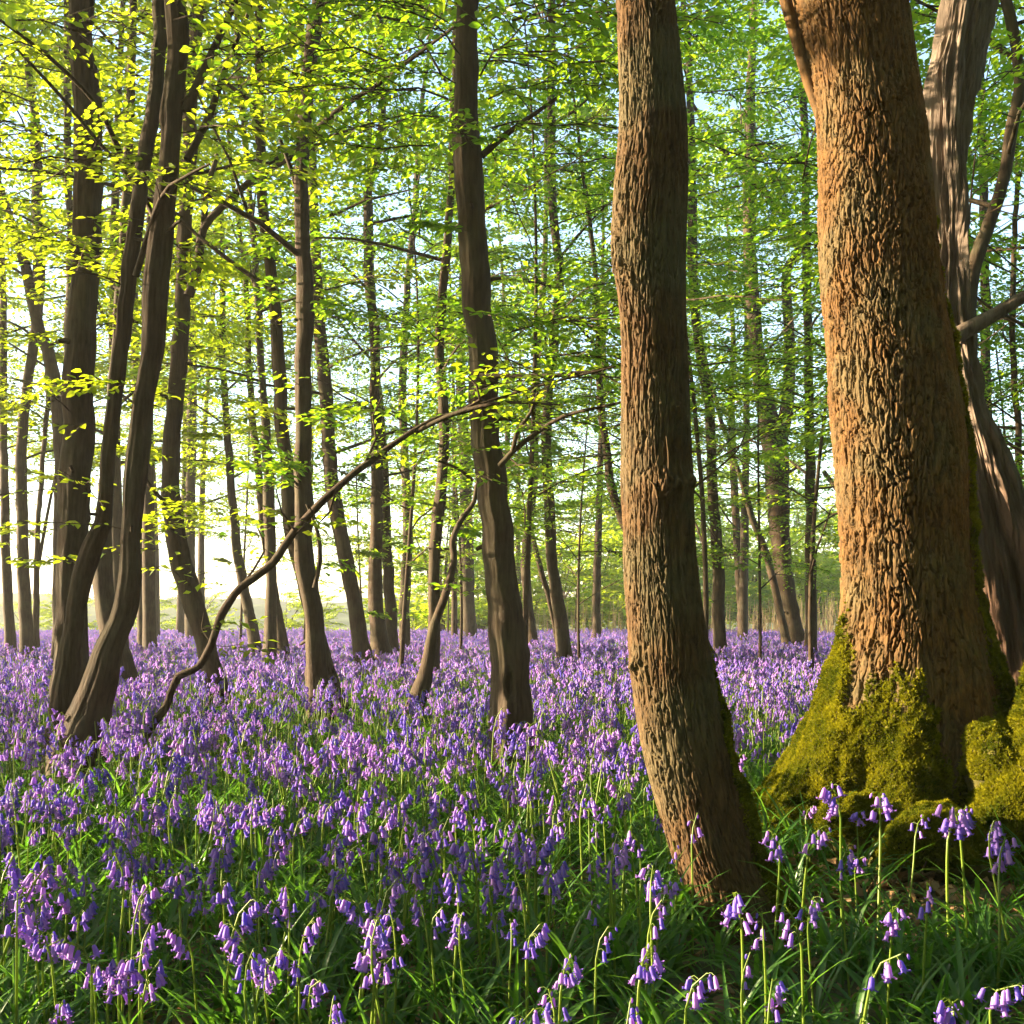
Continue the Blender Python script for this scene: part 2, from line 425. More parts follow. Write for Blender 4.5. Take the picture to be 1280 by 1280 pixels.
def build_tree(name, label, pts, d, H=13, zlow=3.0, nl=14, Lmax=2.6, leaf=0.085, per=5, N=16, step=0.12, mat=None, lmat=None,
               flute=0.08, flare=0.55, lean=0.0, extra=(), epi=0, epi_z=(0.8, 3.0), fine=False, group=None, branches=(), cat='tree', twigs=1, epi_len=(0.35, 0.8), epileaf=None, epi_az=None, bark=None, slit=None, wob=0.02):
    """extra: traced sprays (px, py, depth, azimuth deg, length); branches: traced limbs [(px,py,w,d)...]"""
    seed = abs(hash(label)) % 1000 if False else sum(map(ord, label)) % 9973
    g = np.random.default_rng(seed)
    tp = trunk_path(pts, d, H, lean)
    base = np.array([tp[0, 0], tp[0, 1], 0.0])
    root = empty(name, base); tag(root, label, cat, group)
    tp[:, :3] -= base
    sm = catmull(tp, step)
    wz = np.cumsum(np.r_[0, np.linalg.norm(np.diff(sm[:, :3], axis=0), axis=1)])
    wa = wob * np.clip(wz, 0, 0.5) / 0.5
    sm[:, 0] += wa * fbm(wz * 3.1, 0 * wz, 0 * wz + seed, 3, 3); sm[:, 1] += wa * fbm(wz * 3.1, 0 * wz + 9, 0 * wz + seed, 4, 3); sm[:, 3] *= 1 + 2.5 * wob * fbm(wz * 6, 0 * wz, 0 * wz + seed, 5, 2)
    v, f = tube(sm, N, flute_fun(seed, flute, flare, (0.10 if N >= 20 else 0.05) if bark is None else bark, slit))
    mobj('trunk', mk_mesh('trunk', v, f, [mat or M_BARK]), root)
    if N >= 18 and nl:
        for k in range(4):
            p0 = at_height(sm, g.uniform(0.7, 3.6)); a = g.uniform(0, 6.28); L = p0[3] + g.uniform(0.03, 0.16)
            st_ = limb_path(p0, p0[3] * g.uniform(0.14, 0.3), a, g.uniform(-0.1, 0.7), L, g)[:6]; st_[:, 3] = np.linspace(st_[0, 3] * 1.3, st_[0, 3] * 0.75, 6)
            mobj('branch_stub', mk_mesh('branch_stub', *tube(st_, 7), [mat or M_BARK]), root)
    fol = Foliage()
    lims = grow(g, sm, fol, zlow, H, nl, Lmax, leaf, per) if nl else []
    for b in branches:
        q = catmull(np.array([[*(P(x, y, dd) - base), w * dd / FPX / 2] for x, y, w, dd in b]), 0.12)
        mobj('branch', mk_mesh('branch', *tube(q, 7), [mat or M_BARK]), root)
        nq = len(q)
        for k in range(max(2, int(nq * 0.12 * 2.2))):
            j = int(nq * (0.45 + 0.55 * g.random())) - 1
            fol.spray(q[j, :3], g.uniform(0, 6.28), g.uniform(0.3, 0.6), epileaf or leaf, g, g.normal() * 0.15, thin=True, twigs=twigs)
    for lp in lims:
        mobj('branch', mk_mesh('branch', *tube(lp, 5), [mat or M_BARK]), root)
    for i in range(epi):
        z = g.uniform(*epi_z); p0 = at_height(sm, z)
        az = g.uniform(0, 6.28) if epi_az is None else epi_az + g.normal() * 0.7
        o = p0[:3] + p0[3] * 0.9 * np.array([math.cos(az), math.sin(az), 0])
        fol.spray(o, az, g.uniform(*epi_len), epileaf or leaf, g, g.uniform(-0.1, 0.35), thin=g.random() < 0.6, twigs=2)
    for (x, y, dd, a, L) in extra:
        fol.spray(P(x, y, dd) - base, math.radians(a), L, epileaf or leaf, g, g.normal() * 0.1, twigs=2)
    if fol.p:
        c = mobj('crown', fol.mesh('crown', lmat or M_LEAF, mat or M_BARK, fine and N > 40, (root, 300) if N > 40 else None), root)
        if N > 40: c['kind'] = 'stuff'
    return root

# ---------- ground ---------------------------------------------------------
def ground_h(x, y):
    return 0.03 * vnoise(x * 0.6, y * 0.6, 0 * x, 5) + 0.012 * vnoise(x * 2.3, y * 2.3, 0 * x, 6)

def build_ground():
    m, n, l, out = new_mat('woodland_soil')
    tc = n.new('ShaderNodeTexCoord').outputs['Object']
    f = noise(n, l, tc, 6, 6, 0.65); f2 = noise(n, l, tc, 45, 4, 0.7)
    col = ramp(n, l, f, [(0.3, (0.035, 0.045, 0.014)), (0.55, (0.05, 0.06, 0.018)), (0.75, (0.075, 0.055, 0.03))])
    col = mixc(n, l, ramp(n, l, f2, [(0.4, (0, 0, 0)), (0.7, (0.5,) * 3)]), col, (0.11, 0.08, 0.045))
    p = n.new('ShaderNodeBsdfPrincipled'); l.new(col, p.inputs['Base Color']); p.inputs['Roughness'].default_value = 0.95
    b = n.new('ShaderNodeBump'); b.inputs['Strength'].default_value = 0.6; b.inputs['Distance'].default_value = 0.02; l.new(f2, b.inputs['Height']); l.new(b.outputs[0], p.inputs['Normal'])
    l.new(p.outputs[0], out.inputs[0])
    xs = np.concatenate([np.linspace(-70, -12, 40)[:-1], np.linspace(-12, 12, 161), np.linspace(12, 70, 40)[1:]])
    ys = np.concatenate([np.linspace(-12, 0, 20)[:-1], np.linspace(0, 14, 110), np.linspace(14, 74, 70)[1:]])
    X, Y = np.meshgrid(xs, ys); Z = ground_h(X, Y)
    nx, ny = len(xs), len(ys)
    i = np.arange(ny - 1)[:, None] * nx + np.arange(nx - 1)[None]
    Q = np.stack([i, i + 1, i + nx + 1, i + nx], -1).reshape(-1, 4)
    tag(mobj('ground', mk_mesh('ground', np.stack([X, Y, Z], -1).reshape(-1, 3), [Q], [m])), kind='structure')
    # open meadow beyond the wood and the low hills behind it
    m2, n, l, out = new_mat('meadow_grass')
    tc = n.new('ShaderNodeTexCoord').outputs['Object']
    col = ramp(n, l, noise(n, l, tc, 0.08, 6, 0.6), [(0.35, (0.10, 0.14, 0.04)), (0.65, (0.17, 0.19, 0.07))])
    p = n.new('ShaderNodeBsdfDiffuse'); l.new(col, p.inputs[0]); l.new(p.outputs[0], out.inputs[0])
    xs = np.linspace(-900, 900, 46); ys = np.array([-300, -100, -12, 20, 74, 85, 110, 160, 230, 330, 460, 620, 800])
    X, Y = np.meshgrid(xs, ys)
    Z = -0.15 + 0.0 * X - 0.8 * sstep(75, 160, Y) + 0.4 * vnoise(X * 0.02, Y * 0.02, 0 * X, 9) * sstep(75, 200, Y)
    nx, ny = len(xs), len(ys); i = np.arange(ny - 1)[:, None] * nx + np.arange(nx - 1)[None]
    Q = np.stack([i, i + 1, i + nx + 1, i + nx], -1).reshape(-1, 4)
    tag(mobj('field', mk_mesh('field', np.stack([X, Y, Z], -1).reshape(-1, 3), [Q], [m2])), kind='structure')
    xs = np.linspace(-700, 700, 260); ys = np.linspace(170, 430, 16)
    X, Y = np.meshgrid(xs, ys)
    Z = -3 + (10 + 4 * vnoise(X * 0.012, Y * 0.008, 0 * X, 3) + 2.6 * vnoise(X * 0.09, Y * 0.05, 0 * X, 4)) * np.maximum(0, np.sin((Y - 170) / 260 * PI)) ** 0.7
    nx, ny = len(xs), len(ys); i = np.arange(ny - 1)[:, None] * nx + np.arange(nx - 1)[None]
    Q = np.stack([i, i + 1, i + nx + 1, i + nx], -1).reshape(-1, 4)
    m3, n, l, out = new_mat('hill_woods')
    tc = n.new('ShaderNodeTexCoord').outputs['Object']
    col = ramp(n, l, noise(n, l, tc, 0.05, 6, 0.7), [(0.4, (0.05, 0.075, 0.03)), (0.6, (0.11, 0.14, 0.06))])
    p = n.new('ShaderNodeBsdfDiffuse'); l.new(col, p.inputs[0]); l.new(p.outputs[0], out.inputs[0])
    tag(mobj('hills', mk_mesh('hills', np.stack([X, Y, Z], -1).reshape(-1, 3), [Q], [m3])), kind='structure')
build_ground()

# ---------- big foreground trunks with real bark relief ----------------------
SPOTS = []                                        # (x, y, r): where no bluebell can grow
def edge_trunk(edges, d, front, back, zrows, bark, lobes=None, mossfun=None, seed=1, top=None, lean=0.0):
    """edges: (py, left px, right px) from top to bottom. Horizontal rings; bark(theta, s, z) -> relief in metres."""
    e = np.array(edges, float)[::-1]
    zz = CAMH + (HOR - e[:, 0]) * d / FPX; cx = ((e[:, 1] + e[:, 2]) / 2 - 640) * d / FPX; rr = (e[:, 2] - e[:, 1]) / 2 * d / FPX
    if top is not None:                            # continues above the picture
        zt, dx, rt = top; zz = np.append(zz, zt); cx = np.append(cx, cx[-1] + dx); rr = np.append(rr, rt)
    gz = np.arange(zz[0] - 0.5, zz[-1] + 0.5, 0.02); ker = np.exp(-(np.arange(-8, 9) / 3.5) ** 2); ker /= ker.sum()
    def smooth(a):
        q = np.interp(gz, zz, a); q = np.convolve(np.pad(q, 8, mode='edge'), ker, 'valid'); return np.interp(zrows, gz, q)
    C, R = smooth(cx), smooth(rr) - 0.008
    th = np.concatenate([np.linspace(-PI / 2 - 1.75, -PI / 2 + 1.75, front), np.linspace(-PI / 2 + 1.75, 1.5 * PI - 1.75, back + 2)[1:-1]])
    T, Z = np.meshgrid(th, zrows)
    Rm = R[:, None] * np.ones_like(T)
    if lobes is not None: Rm = Rm * lobes(T, Z)
    rel = bark(T, Z, Rm)
    mo = mossfun(T, Z) if mossfun is not None else np.zeros_like(T)
    rel = rel * (1 - 0.75 * mo) + mo * (0.012 + 0.03 * fbm(np.cos(T) * 7 * Rm / 0.3, np.sin(T) * 7 * Rm / 0.3, Z * 18, seed + 60, 3))
    RR = Rm + rel
    X = C[:, None] + RR * np.cos(T); Y = d + lean * Z + RR * np.sin(T)
    N = len(th); n = len(zrows)
    i = np.arange(n - 1)[:, None] * N; j = np.arange(N)[None]; k = (j + 1) % N
    Q = np.stack([i + j, i + k, i + N + k, i + N + j], -1).reshape(-1, 4)
    base = np.array([C[np.argmin(abs(zrows))], d, 0.0])
    V = np.stack([X, Y, Z], -1).reshape(-1, 3) - base
    return V, Q, mo.ravel(), base

def bark_relief(nu, vs, depth, seed, warp=0.35, fine=0.25, vstretch=None, coarse=False):
    def f(T, Z, Rm):
        u = np.mod(T / (2 * PI), 1) * nu
        w = fbm(np.cos(T) * 4, np.sin(T) * 4, Z * 5, seed, 3)
        w2 = fbm(np.cos(T) * 11, np.sin(T) * 11, Z * 9 + 7, seed + 7, 3)
        w3 = fbm(np.cos(T) * 26, np.sin(T) * 26, Z * 24, seed + 17, 2)
        zz = vstretch(Z) if vstretch else Z
        d1, d2, cid = worley(u + warp * (2.2 * w + 1.5 * w2 + 0.7 * w3), zz * vs + warp * (1.6 * w2 + 0.8 * w3) + 3.3 * w, nu, seed)
        pl = sstep(0.03, 0.23, d2 - d1 + 0.05 * w3) ** 0.75
        if coarse:
            g1, g2, c3 = worley(u * 0.5 + warp * (1.6 * w + 1.1 * w2 + 0.6 * w3), zz * vs * 0.45 + warp * (1.4 * w2 + 0.6 * w3) + 2.1 * w, nu // 2, seed + 41)
            mk = sstep(-0.12, 0.12, fbm(np.cos(T) * 2.6, np.sin(T) * 2.6, Z * 2.0 + 5, seed + 43, 3) + 0.02)
            pl = pl * (1 - mk) + mk * sstep(0.02, 0.15, g2 - g1 + 0.05 * w3) ** 0.75 * (0.72 + 0.28 * pl); cid = cid * (1 - mk) + c3 * mk
        f1, f2, c2 = worley(u * 2 + 1.6 * w2 + 0.8 * w3, zz * vs * 1.7 + w + w3, nu * 2, seed + 3)
        pf = sstep(0.0, 0.22, f2 - f1)
        big = 0.5 + 0.5 * fbm(np.cos(T) * 2.2, np.sin(T) * 2.2, Z * 1.6, seed + 23, 2)
        rough = fbm(np.cos(T) * 45, np.sin(T) * 45, Z * 55, seed + 9, 3)
        return depth * (0.5 + 0.9 * big) * (pl * (0.72 + 0.28 * cid) + fine * (pf - 0.5) * pl + 0.12 * rough) - depth * 0.75
    return f

def sprig_points(V, Q, moss, n, g, thr=0.5, zmax=9):
    """random points on the mossy part of a trunk mesh, with outward normals"""
    a, b, c = V[Q[:, 0]], V[Q[:, 1]], V[Q[:, 3]]
    nr = np.cross(b - a, c - a); ar = np.linalg.norm(nr, axis=1)
    mm = moss[Q].mean(1); w = ar * np.where(mm > 0.12, np.clip(mm * 1.15 - 0.12, 0, 1) ** 1.5, 0) * (a[:, 2] > -0.02) * (a[:, 2] < zmax) * (nr[:, 1] < 0.35 * np.linalg.norm(nr, axis=1)); w = w / w.sum()
    k = g.choice(len(Q), n, p=w); u = g.random((n, 2))
    p = a[k] + u[:, :1] * (b - a)[k] + u[:, 1:] * (c - a)[k]
    return p, norm(nr[k])

def make_variants(cname, meshes):
    c = bpy.data.collections.new(cname)
    for k, me in enumerate(meshes):
        c.objects.link(bpy.data.objects.new('%s_form_%d' % (cname, k), me))
    return c

def instancer(name, pts, rot, scl, vid, coll, parent=None):
    me = bpy.data.meshes.new(name); me.vertices.add(len(pts)); me.vertices.foreach_set('co', np.ascontiguousarray(pts, np.float32).ravel())
    a = me.attributes.new('rot', 'FLOAT_VECTOR', 'POINT'); a.data.foreach_set('vector', np.ascontiguousarray(rot, np.float32).ravel())
    a = me.attributes.new('scl', 'FLOAT', 'POINT'); a.data.foreach_set('value', np.ascontiguousarray(scl, np.float32))
    a = me.attributes.new('vid', 'INT', 'POINT'); a.data.foreach_set('value', np.ascontiguousarray(vid, np.int32))
    o = mobj(name, me, parent)
    ng = bpy.data.node_groups.new(name + '_nodes', 'GeometryNodeTree')
    ng.interface.new_socket('Geometry', in_out='INPUT', socket_type='NodeSocketGeometry'); ng.interface.new_socket('Geometry', in_out='OUTPUT', socket_type='NodeSocketGeometry')
    N, L = ng.nodes, ng.links
    gi, go = N.new('NodeGroupInput'), N.new('NodeGroupOutput')
    ip = N.new('GeometryNodeInstanceOnPoints'); ci = N.new('GeometryNodeCollectionInfo')
    ci.inputs['Collection'].default_value = coll; ci.inputs['Separate Children'].default_value = True; ci.inputs['Reset Children'].default_value = True
    ip.inputs['Pick Instance'].default_value = True
    for key, typ, sock in (('vid', 'INT', 'Instance Index'), ('rot', 'FLOAT_VECTOR', 'Rotation'), ('scl', 'FLOAT', 'Scale')):
        na = N.new('GeometryNodeInputNamedAttribute'); na.data_type = typ; na.inputs['Name'].default_value = key
        L.new(na.outputs['Attribute'], ip.inputs[sock])
    L.new(gi.outputs[0], ip.inputs['Points']); L.new(ci.outputs[0], ip.inputs['Instance']); L.new(ip.outputs[0], go.inputs[0])
    md = o.modifiers.new('scatter', 'NODES'); md.node_group = ng
    return o

def euler_from_normal(nr, spin):
    """euler XYZ that takes +Z to nr (spin about Z first)"""
    x, y, z = nr[:, 0], nr[:, 1], nr[:, 2]
    # R = Rz(c) Ry(b) Rz(spin): approximated with XYZ euler by composing matrices
    b = np.arccos(np.clip(z, -1, 1)); c = np.arctan2(y, x)
    def rz(a): return np.stack([np.stack([np.cos(a), -np.sin(a), 0 * a], -1), np.stack([np.sin(a), np.cos(a), 0 * a], -1), np.stack([0 * a, 0 * a, 1 + 0 * a], -1)], 1)
    def ry(a): return np.stack([np.stack([np.cos(a), 0 * a, np.sin(a)], -1), np.stack([0 * a, 1 + 0 * a, 0 * a], -1), np.stack([-np.sin(a), 0 * a, np.cos(a)], -1)], 1)
    R = rz(c) @ ry(b) @ rz(spin)
    return np.stack([np.arctan2(R[:, 2, 1], R[:, 2, 2]), np.arcsin(np.clip(-R[:, 2, 0], -1, 1)), np.arctan2(R[:, 1, 0], R[:, 0, 0])], 1)

def sprig_mesh(seed):
    g = np.random.default_rng(seed); ac = Acc()
    for k in range(7):
        a = g.uniform(0, 6.28); t = g.uniform(0.1, 0.9); L = g.uniform(0.6, 1.1)
        d = np.array([math.cos(a) * math.sin(t), math.sin(a) * math.sin(t), math.cos(t)]); s = norm(np.cross(d, g.normal(size=3)))
        ac.add(np.array([d * 0, d * L * 0.5 - s * 0.16, d * L, d * L * 0.5 + s * 0.16]), [np.array([[0, 1, 2, 3]])])
    return ac.mesh('moss_sprig', [M_MOSS], False)
SPRIG = make_variants('moss_sprig', [sprig_mesh(k) for k in range(5)])

def moss_on(parent, V, Q, moss, n, seed, size=0.014, thr=0.5):
    g = np.random.default_rng(seed)
    p, nr = sprig_points(V, Q, moss, n, g, thr)
    nr = norm(nr + np.array([0, 0, 0.5]))
    o = instancer('moss', p, euler_from_normal(nr, g.uniform(0, 6.28, n)), size * g.uniform(0.6, 1.5, n), g.integers(0, 5, n), SPRIG, parent)
    return tag(o, kind='stuff')

def vfoliage(root, path_top, zlow, H, nl, Lmax, leaf, per, lmat, mat, seed, extra=(), base=None, fine=True):
    g = np.random.default_rng(seed); fol = Foliage()
    for lp in grow(g, path_top, fol, zlow, H, nl, Lmax, leaf, per):
        mobj('branch', mk_mesh('branch', *tube(lp, 6), [mat]), root)
    for (x, y, dd, a, L) in extra:
        fol.spray(P(x, y, dd) - base, math.radians(a), L, leaf, g, g.normal() * 0.1, twigs=2)
    mobj('crown', fol.mesh('crown', lmat, mat, fine), root)

# the oak
OD = 4.8
oak_edges = [(0, 988, 1137), (50, 1001, 1143), (100, 1012, 1150), (150, 1019, 1159), (200, 1020, 1165), (250, 1019, 1169), (300, 1017, 1173), (350, 1020, 1179), (400, 1025, 1186),
             (450, 1030, 1195), (500, 1033, 1203), (550, 1036, 1209), (600, 1040, 1212), (650, 1044, 1214), (700, 1047, 1217), (740, 1049, 1222), (780, 1047, 1230), (810, 1042, 1239), (840, 1034, 1248),
             (870, 1025, 1258), (900, 1014, 1267), (930, 1001, 1277), (960, 982, 1290), (990, 960, 1304), (1020, 935, 1322), (1045, 915, 1340), (1090, 900, 1350)]
def oak_lobes(T, Z):
    e = np.exp(-np.maximum(Z + 0.05, 0) / 0.36)
    tt = np.mod(T + PI, 2 * PI) - PI
    rid = sum(h * np.exp(-((np.mod(tt - c + PI, 2 * PI) - PI) / w) ** 2) for c, w, h in ((-2.85, 0.42, 1.0), (2.6, 0.5, 0.9), (-0.30, 0.45, 1.0), (-1.92, 0.24, 0.5), (0.9, 0.5, 0.9), (-1.05, 0.2, 0.45)))
    return 1 - 0.06 * sstep(0.55, 1.2, Z) - e * 0.62 * (1 - np.clip(rid, 0, 1)) + 0.02 * np.sin(3 * T + 1) + 0.05 * e * np.sin(7 * T + 2.0)
def oak_moss(T, Z):
    tt = np.mod(T + PI, 2 * PI) - PI                 # -pi..pi, front = -pi/2
    zb = 0.58 - 0.30 * np.exp(-((tt + 1.35) / 0.36) ** 2) + 2.0 * np.exp(-((tt + 0.05) / 0.42) ** 2) + 0.35 * np.exp(-((np.abs(tt) - PI) / 0.35) ** 2)
    nn = fbm(np.cos(T) * 3, np.sin(T) * 3, Z * 4, 31, 3) * 0.22 + fbm(np.cos(T) * 12, np.sin(T) * 12, Z * 14, 35, 2) * 0.12
    return sstep(-0.12, 0.20, zb + 1.5 * nn - Z + 0.10 * fbm(np.cos(T) * 40, np.sin(T) * 40, Z * 30, 37, 2))
zr = np.concatenate([np.arange(-0.12, 3.75, 0.0053), np.arange(3.8, 11, 0.25)])
V, Q, mo, base = edge_trunk(oak_edges, OD, 440, 60, zr, bark_relief(54, 14.0, 0.029, 21, 0.42, 0.16, lambda Z: 0.42 * Z + 0.5 * 0.58 * np.logaddexp(0, (Z - 1.55) * 4) / 4 * 2, True), oak_lobes, oak_moss, 1, top=(11.0, -0.9, 0.12))
oak = tag(empty('oak_tree', base), 'massive oak trunk with deeply furrowed bark and a flared mossy base', 'tree')
mobj('trunk', mk_mesh('trunk', V, [Q], [M_OAK], attrs={'moss': mo}), oak)
moss_on(oak, V, Q, mo, 70000, 5, 0.014)
pt = np.stack([np.linspace(-0.35, -1.2, 8), 0 * np.arange(8), np.linspace(3.6, 11, 8), np.linspace(0.24, 0.12, 8)], 1)
vfoliage(oak, pt, 4.8, 10.5, 11, 3.4, 0.09, 5, M_LEAF, M_OAK, 77)
q = catmull(np.array([[*(P(x, y, 4.85) - base), w * 4.85 / FPX / 2] for x, y, w in [(1030, 150, 16), (1012, 105, 15), (995, 45, 15), (982, 0, 15), (965, -70, 14), (940, -160, 12)]]), 0.08)
mobj('branch', mk_mesh('branch', *tube(q, 9), [M_OAK]), oak)
SPOTS += [(base[0], OD, 0.75), (base[0] + 0.2, OD - 0.25, 0.55)]

# the slim leaning trunk in front of it
SD = 3.25
slim_edges = [(0, 771, 842), (50, 773, 848), (100, 774, 853), (150, 774, 859), (190, 771, 861), (240, 765, 861), (275, 763, 860), (320, 764, 860), (360, 768, 860), (400, 771, 862), (450, 772, 865), (520, 772, 867), (580, 773, 869),
              (610, 771, 871), (630, 775, 869), (700, 777, 872), (760, 781, 879), (800, 785, 885), (830, 786, 889), (850, 790, 894), (900, 796, 904), (950, 806, 917), (1000, 819, 931), (1050, 833, 947), (1100, 849, 966), (1130, 856, 985), (1155, 856, 1004), (1180, 850, 1022), (1215, 842, 1045)]
def slim_moss(T, Z):
    tt = np.mod(T + PI, 2 * PI) - PI
    nn = fbm(np.cos(T) * 3, np.sin(T) * 3, Z * 5, 41, 3) * 0.22
    zb = -0.2 + 1.0 * np.exp(-((tt + 0.15) / 0.75) ** 2)
    return 0.9 * sstep(-0.05, 0.15, zb + nn - Z)
sb = bark_relief(34, 10.0, 0.0100, 51, 0.36, 0.3)
def slim_bark(T, Z, Rm):
    r = sb(T, Z, Rm)
    knob = 0
    for t0, z0, a, st, sz in ((-1.45, 1.33, 0.016, 0.5, 0.035), (-0.75, 1.34, 0.012, 0.3, 0.03), (-2.75, 0.80, 0.016, 0.25, 0.03), (-1.2, 1.56, 0.010, 0.25, 0.03), (-2.9, 2.0, 0.008, 0.5, 0.1), (-1.9, 2.35, 0.009, 0.3, 0.05), (-1.0, 2.75, 0.009, 0.3, 0.04)):
        tt = np.mod(T - t0 + PI, 2 * PI) - PI
        g_ = np.exp(-(tt / st) ** 2 - ((Z - z0) / sz) ** 2); knob = knob + a * g_ * (1 + 0.8 * vnoise(T * 12, Z * 60, 0 * T, 8))
    return r + knob + 0.006 * np.sin(2 * T + 3 * Z)
zr = np.concatenate([np.arange(-0.12, 2.85, 0.0052), np.arange(2.9, 9, 0.25)])
V, Q, mo, base = edge_trunk(slim_edges, SD, 250, 50, zr, slim_bark, None, slim_moss, 2, top=(9.0, -0.25, 0.05))
slim = tag(empty('young_tree', base), 'slim brown trunk curving at its foot, standing in front of the mossy oak', 'tree')
mobj('trunk', mk_mesh('trunk', V, [Q], [M_SLIM], attrs={'moss': mo}), slim)
moss_on(slim, V, Q, mo, 12000, 6, 0.009, 0.6)
pt = np.stack([np.linspace(0.25, 0.2, 8) - base[0] + 0.38, 0 * np.arange(8), np.linspace(2.7, 9, 8), np.linspace(0.085, 0.05, 8)], 1)
vfoliage(slim, pt, 4.2, 8.6, 9, 2.2, 0.08, 4, M_LEAF, M_SLIM, 78)
for pl in ([(828, 615, 5), (834, 608, 5), (836, 575, 3), (833, 545, 2)], [(832, 620, 6), (838, 612, 5), (841, 598, 4)], [(822, 622, 4), (818, 606, 3), (812, 600, 2)], [(869, 608, 4), (884, 596, 3), (920, 565, 2), (932, 540, 1.5)]):
    q = catmull(np.array([[*(P(x, y, SD - 0.12) - base), w * SD / FPX / 2] for x, y, w in pl]), 0.02)
    mobj('twig', mk_mesh('twig', *tube(q, 5), [M_SLIM]), slim)
SPOTS += [(base[0], SD, 0.16)]

# the bare dead tree behind the oak
DD = 5.7
dead_edges = [(0, 1180, 1239), (50, 1172, 1231), (110, 1160, 1222), (150, 1162, 1212), (200, 1165, 1207), (250, 1168, 1211), (300, 1173, 1206), (350, 1173, 1207), (400, 1175, 1211), (440, 1178, 1216), (480, 1180, 1224), (520, 1182, 1236), (560, 1184, 1254),
              (600, 1186, 1270), (650, 1190, 1288), (700, 1196, 1298), (760, 1205, 1306), (820, 1210, 1316), (880, 1205, 1330), (940, 1195, 1345), (1000, 1185, 1360)]
def dead_bark(T, Z, Rm):
    s = T + 0.55 * Z
    gr = 0.16 * Rm * np.sin(3 * s + 1) + 0.10 * Rm * np.sin(5 * s + 2.2 * Z) + 0.05 * Rm * np.sin(11 * s + 1.3 * Z)
    cr = -0.35 * Rm * np.exp(-((np.mod(s + 1.75 + 0.12 * np.sin(4 * Z) + PI, 2 * PI) - PI) / 0.10) ** 2) * sstep(1.2, 2.0, Z)
    return gr + cr + 0.045 * fbm(np.cos(T) * 2.5, np.sin(T) * 2.5, Z * 3.2, 74, 2) + 0.026 * fbm(np.cos(T) * 6, np.sin(T) * 6, Z * 5, 72, 3) + 0.016 * fbm(np.cos(T) * 22, np.sin(T) * 22, Z * 6, 71, 3)
def dead_moss(T, Z):
    return sstep(-0.1, 0.12, 0.55 + 0.3 * fbm(np.cos(T) * 3, np.sin(T) * 3, Z * 4, 73, 3) - Z)
zr = np.concatenate([np.arange(-0.12, 4.3, 0.012), np.arange(4.35, 6.6, 0.2)])
V, Q, mo, base = edge_trunk(dead_edges, DD, 170, 40, zr, dead_bark, None, dead_moss, 3, top=(6.6, 0.1, 0.07))
dead = tag(empty('dead_tree', base), 'bare silvery dead tree twisting up behind the right side of the oak', 'tree')
mobj('trunk', mk_mesh('trunk', V, [Q], [M_DEAD], attrs={'moss': mo}), dead)
q = catmull(np.array([[*(P(x, y, 5.6) - base), w * 5.6 / FPX / 2] for x, y, w in [(1195, 420, 22), (1216, 408, 20), (1245, 392, 17), (1285, 368, 15), (1340, 345, 13), (1400, 300, 10)]]), 0.06)
mobj('branch', mk_mesh('branch', *tube(q, 9), [M_DEAD]), dead)
SPOTS += [(base[0], DD, 0.5)]

# the mossy trunk cut by the right edge of the frame, and mossy lumps at its foot
MD = 4.25
mossy_edges = [(a, b + 20, c + 20) for a, b, c in [(300, 1372, 1560), (500, 1352, 1560), (600, 1340, 1565), (700, 1322, 1575), (780, 1300, 1590), (830, 1287, 1600), (880, 1274, 1610), (930, 1256, 1625), (970, 1240, 1640), (1000, 1226, 1650), (1040, 1205, 1665), (1080, 1185, 1680), (1120, 1165, 1700), (1170, 1150, 1710)]]
def mossy_lobes(T, Z):
    e = np.exp(-np.maximum(Z, 0) / 0.4)
    return 1 + 0.10 * e * np.sin(6 * T + 1.0) + 0.05 * np.sin(4 * T + 2) - 0.25 * e * (0.5 - 0.5 * np.cos(2 * T))
zr = np.concatenate([np.arange(-0.12, 1.6, 0.014), np.arange(1.65, 9, 0.25)])
V, Q, mo, base = edge_trunk(mossy_edges, MD, 170, 50, zr, bark_relief(40, 9.0, 0.014, 91), mossy_lobes, lambda T, Z: sstep(-0.3, 0.2, 1.3 + 0.5 * fbm(np.cos(T) * 3, np.sin(T) * 3, Z * 3, 92, 3) - Z), 4, top=(9.0, 0.4, 0.1))
mossy = tag(empty('mossy_tree', base), 'trunk clad in bright yellow moss, cut by the right edge of the view', 'tree')
mobj('trunk', mk_mesh('trunk', V, [Q], [M_MOSSB], attrs={'moss': mo}), mossy)
moss_on(mossy, V, Q, mo, 80000, 7, 0.016)
pt = np.stack([np.linspace(0.3, 0.5, 8), 0 * np.arange(8), np.linspace(2.5, 9, 8), np.linspace(0.2, 0.1, 8)], 1)
vfoliage(mossy, pt, 4.6, 8.6, 8, 2.4, 0.085, 4, M_LEAF, M_MOSSB, 79)
SPOTS += [(base[0], MD, 0.75)]

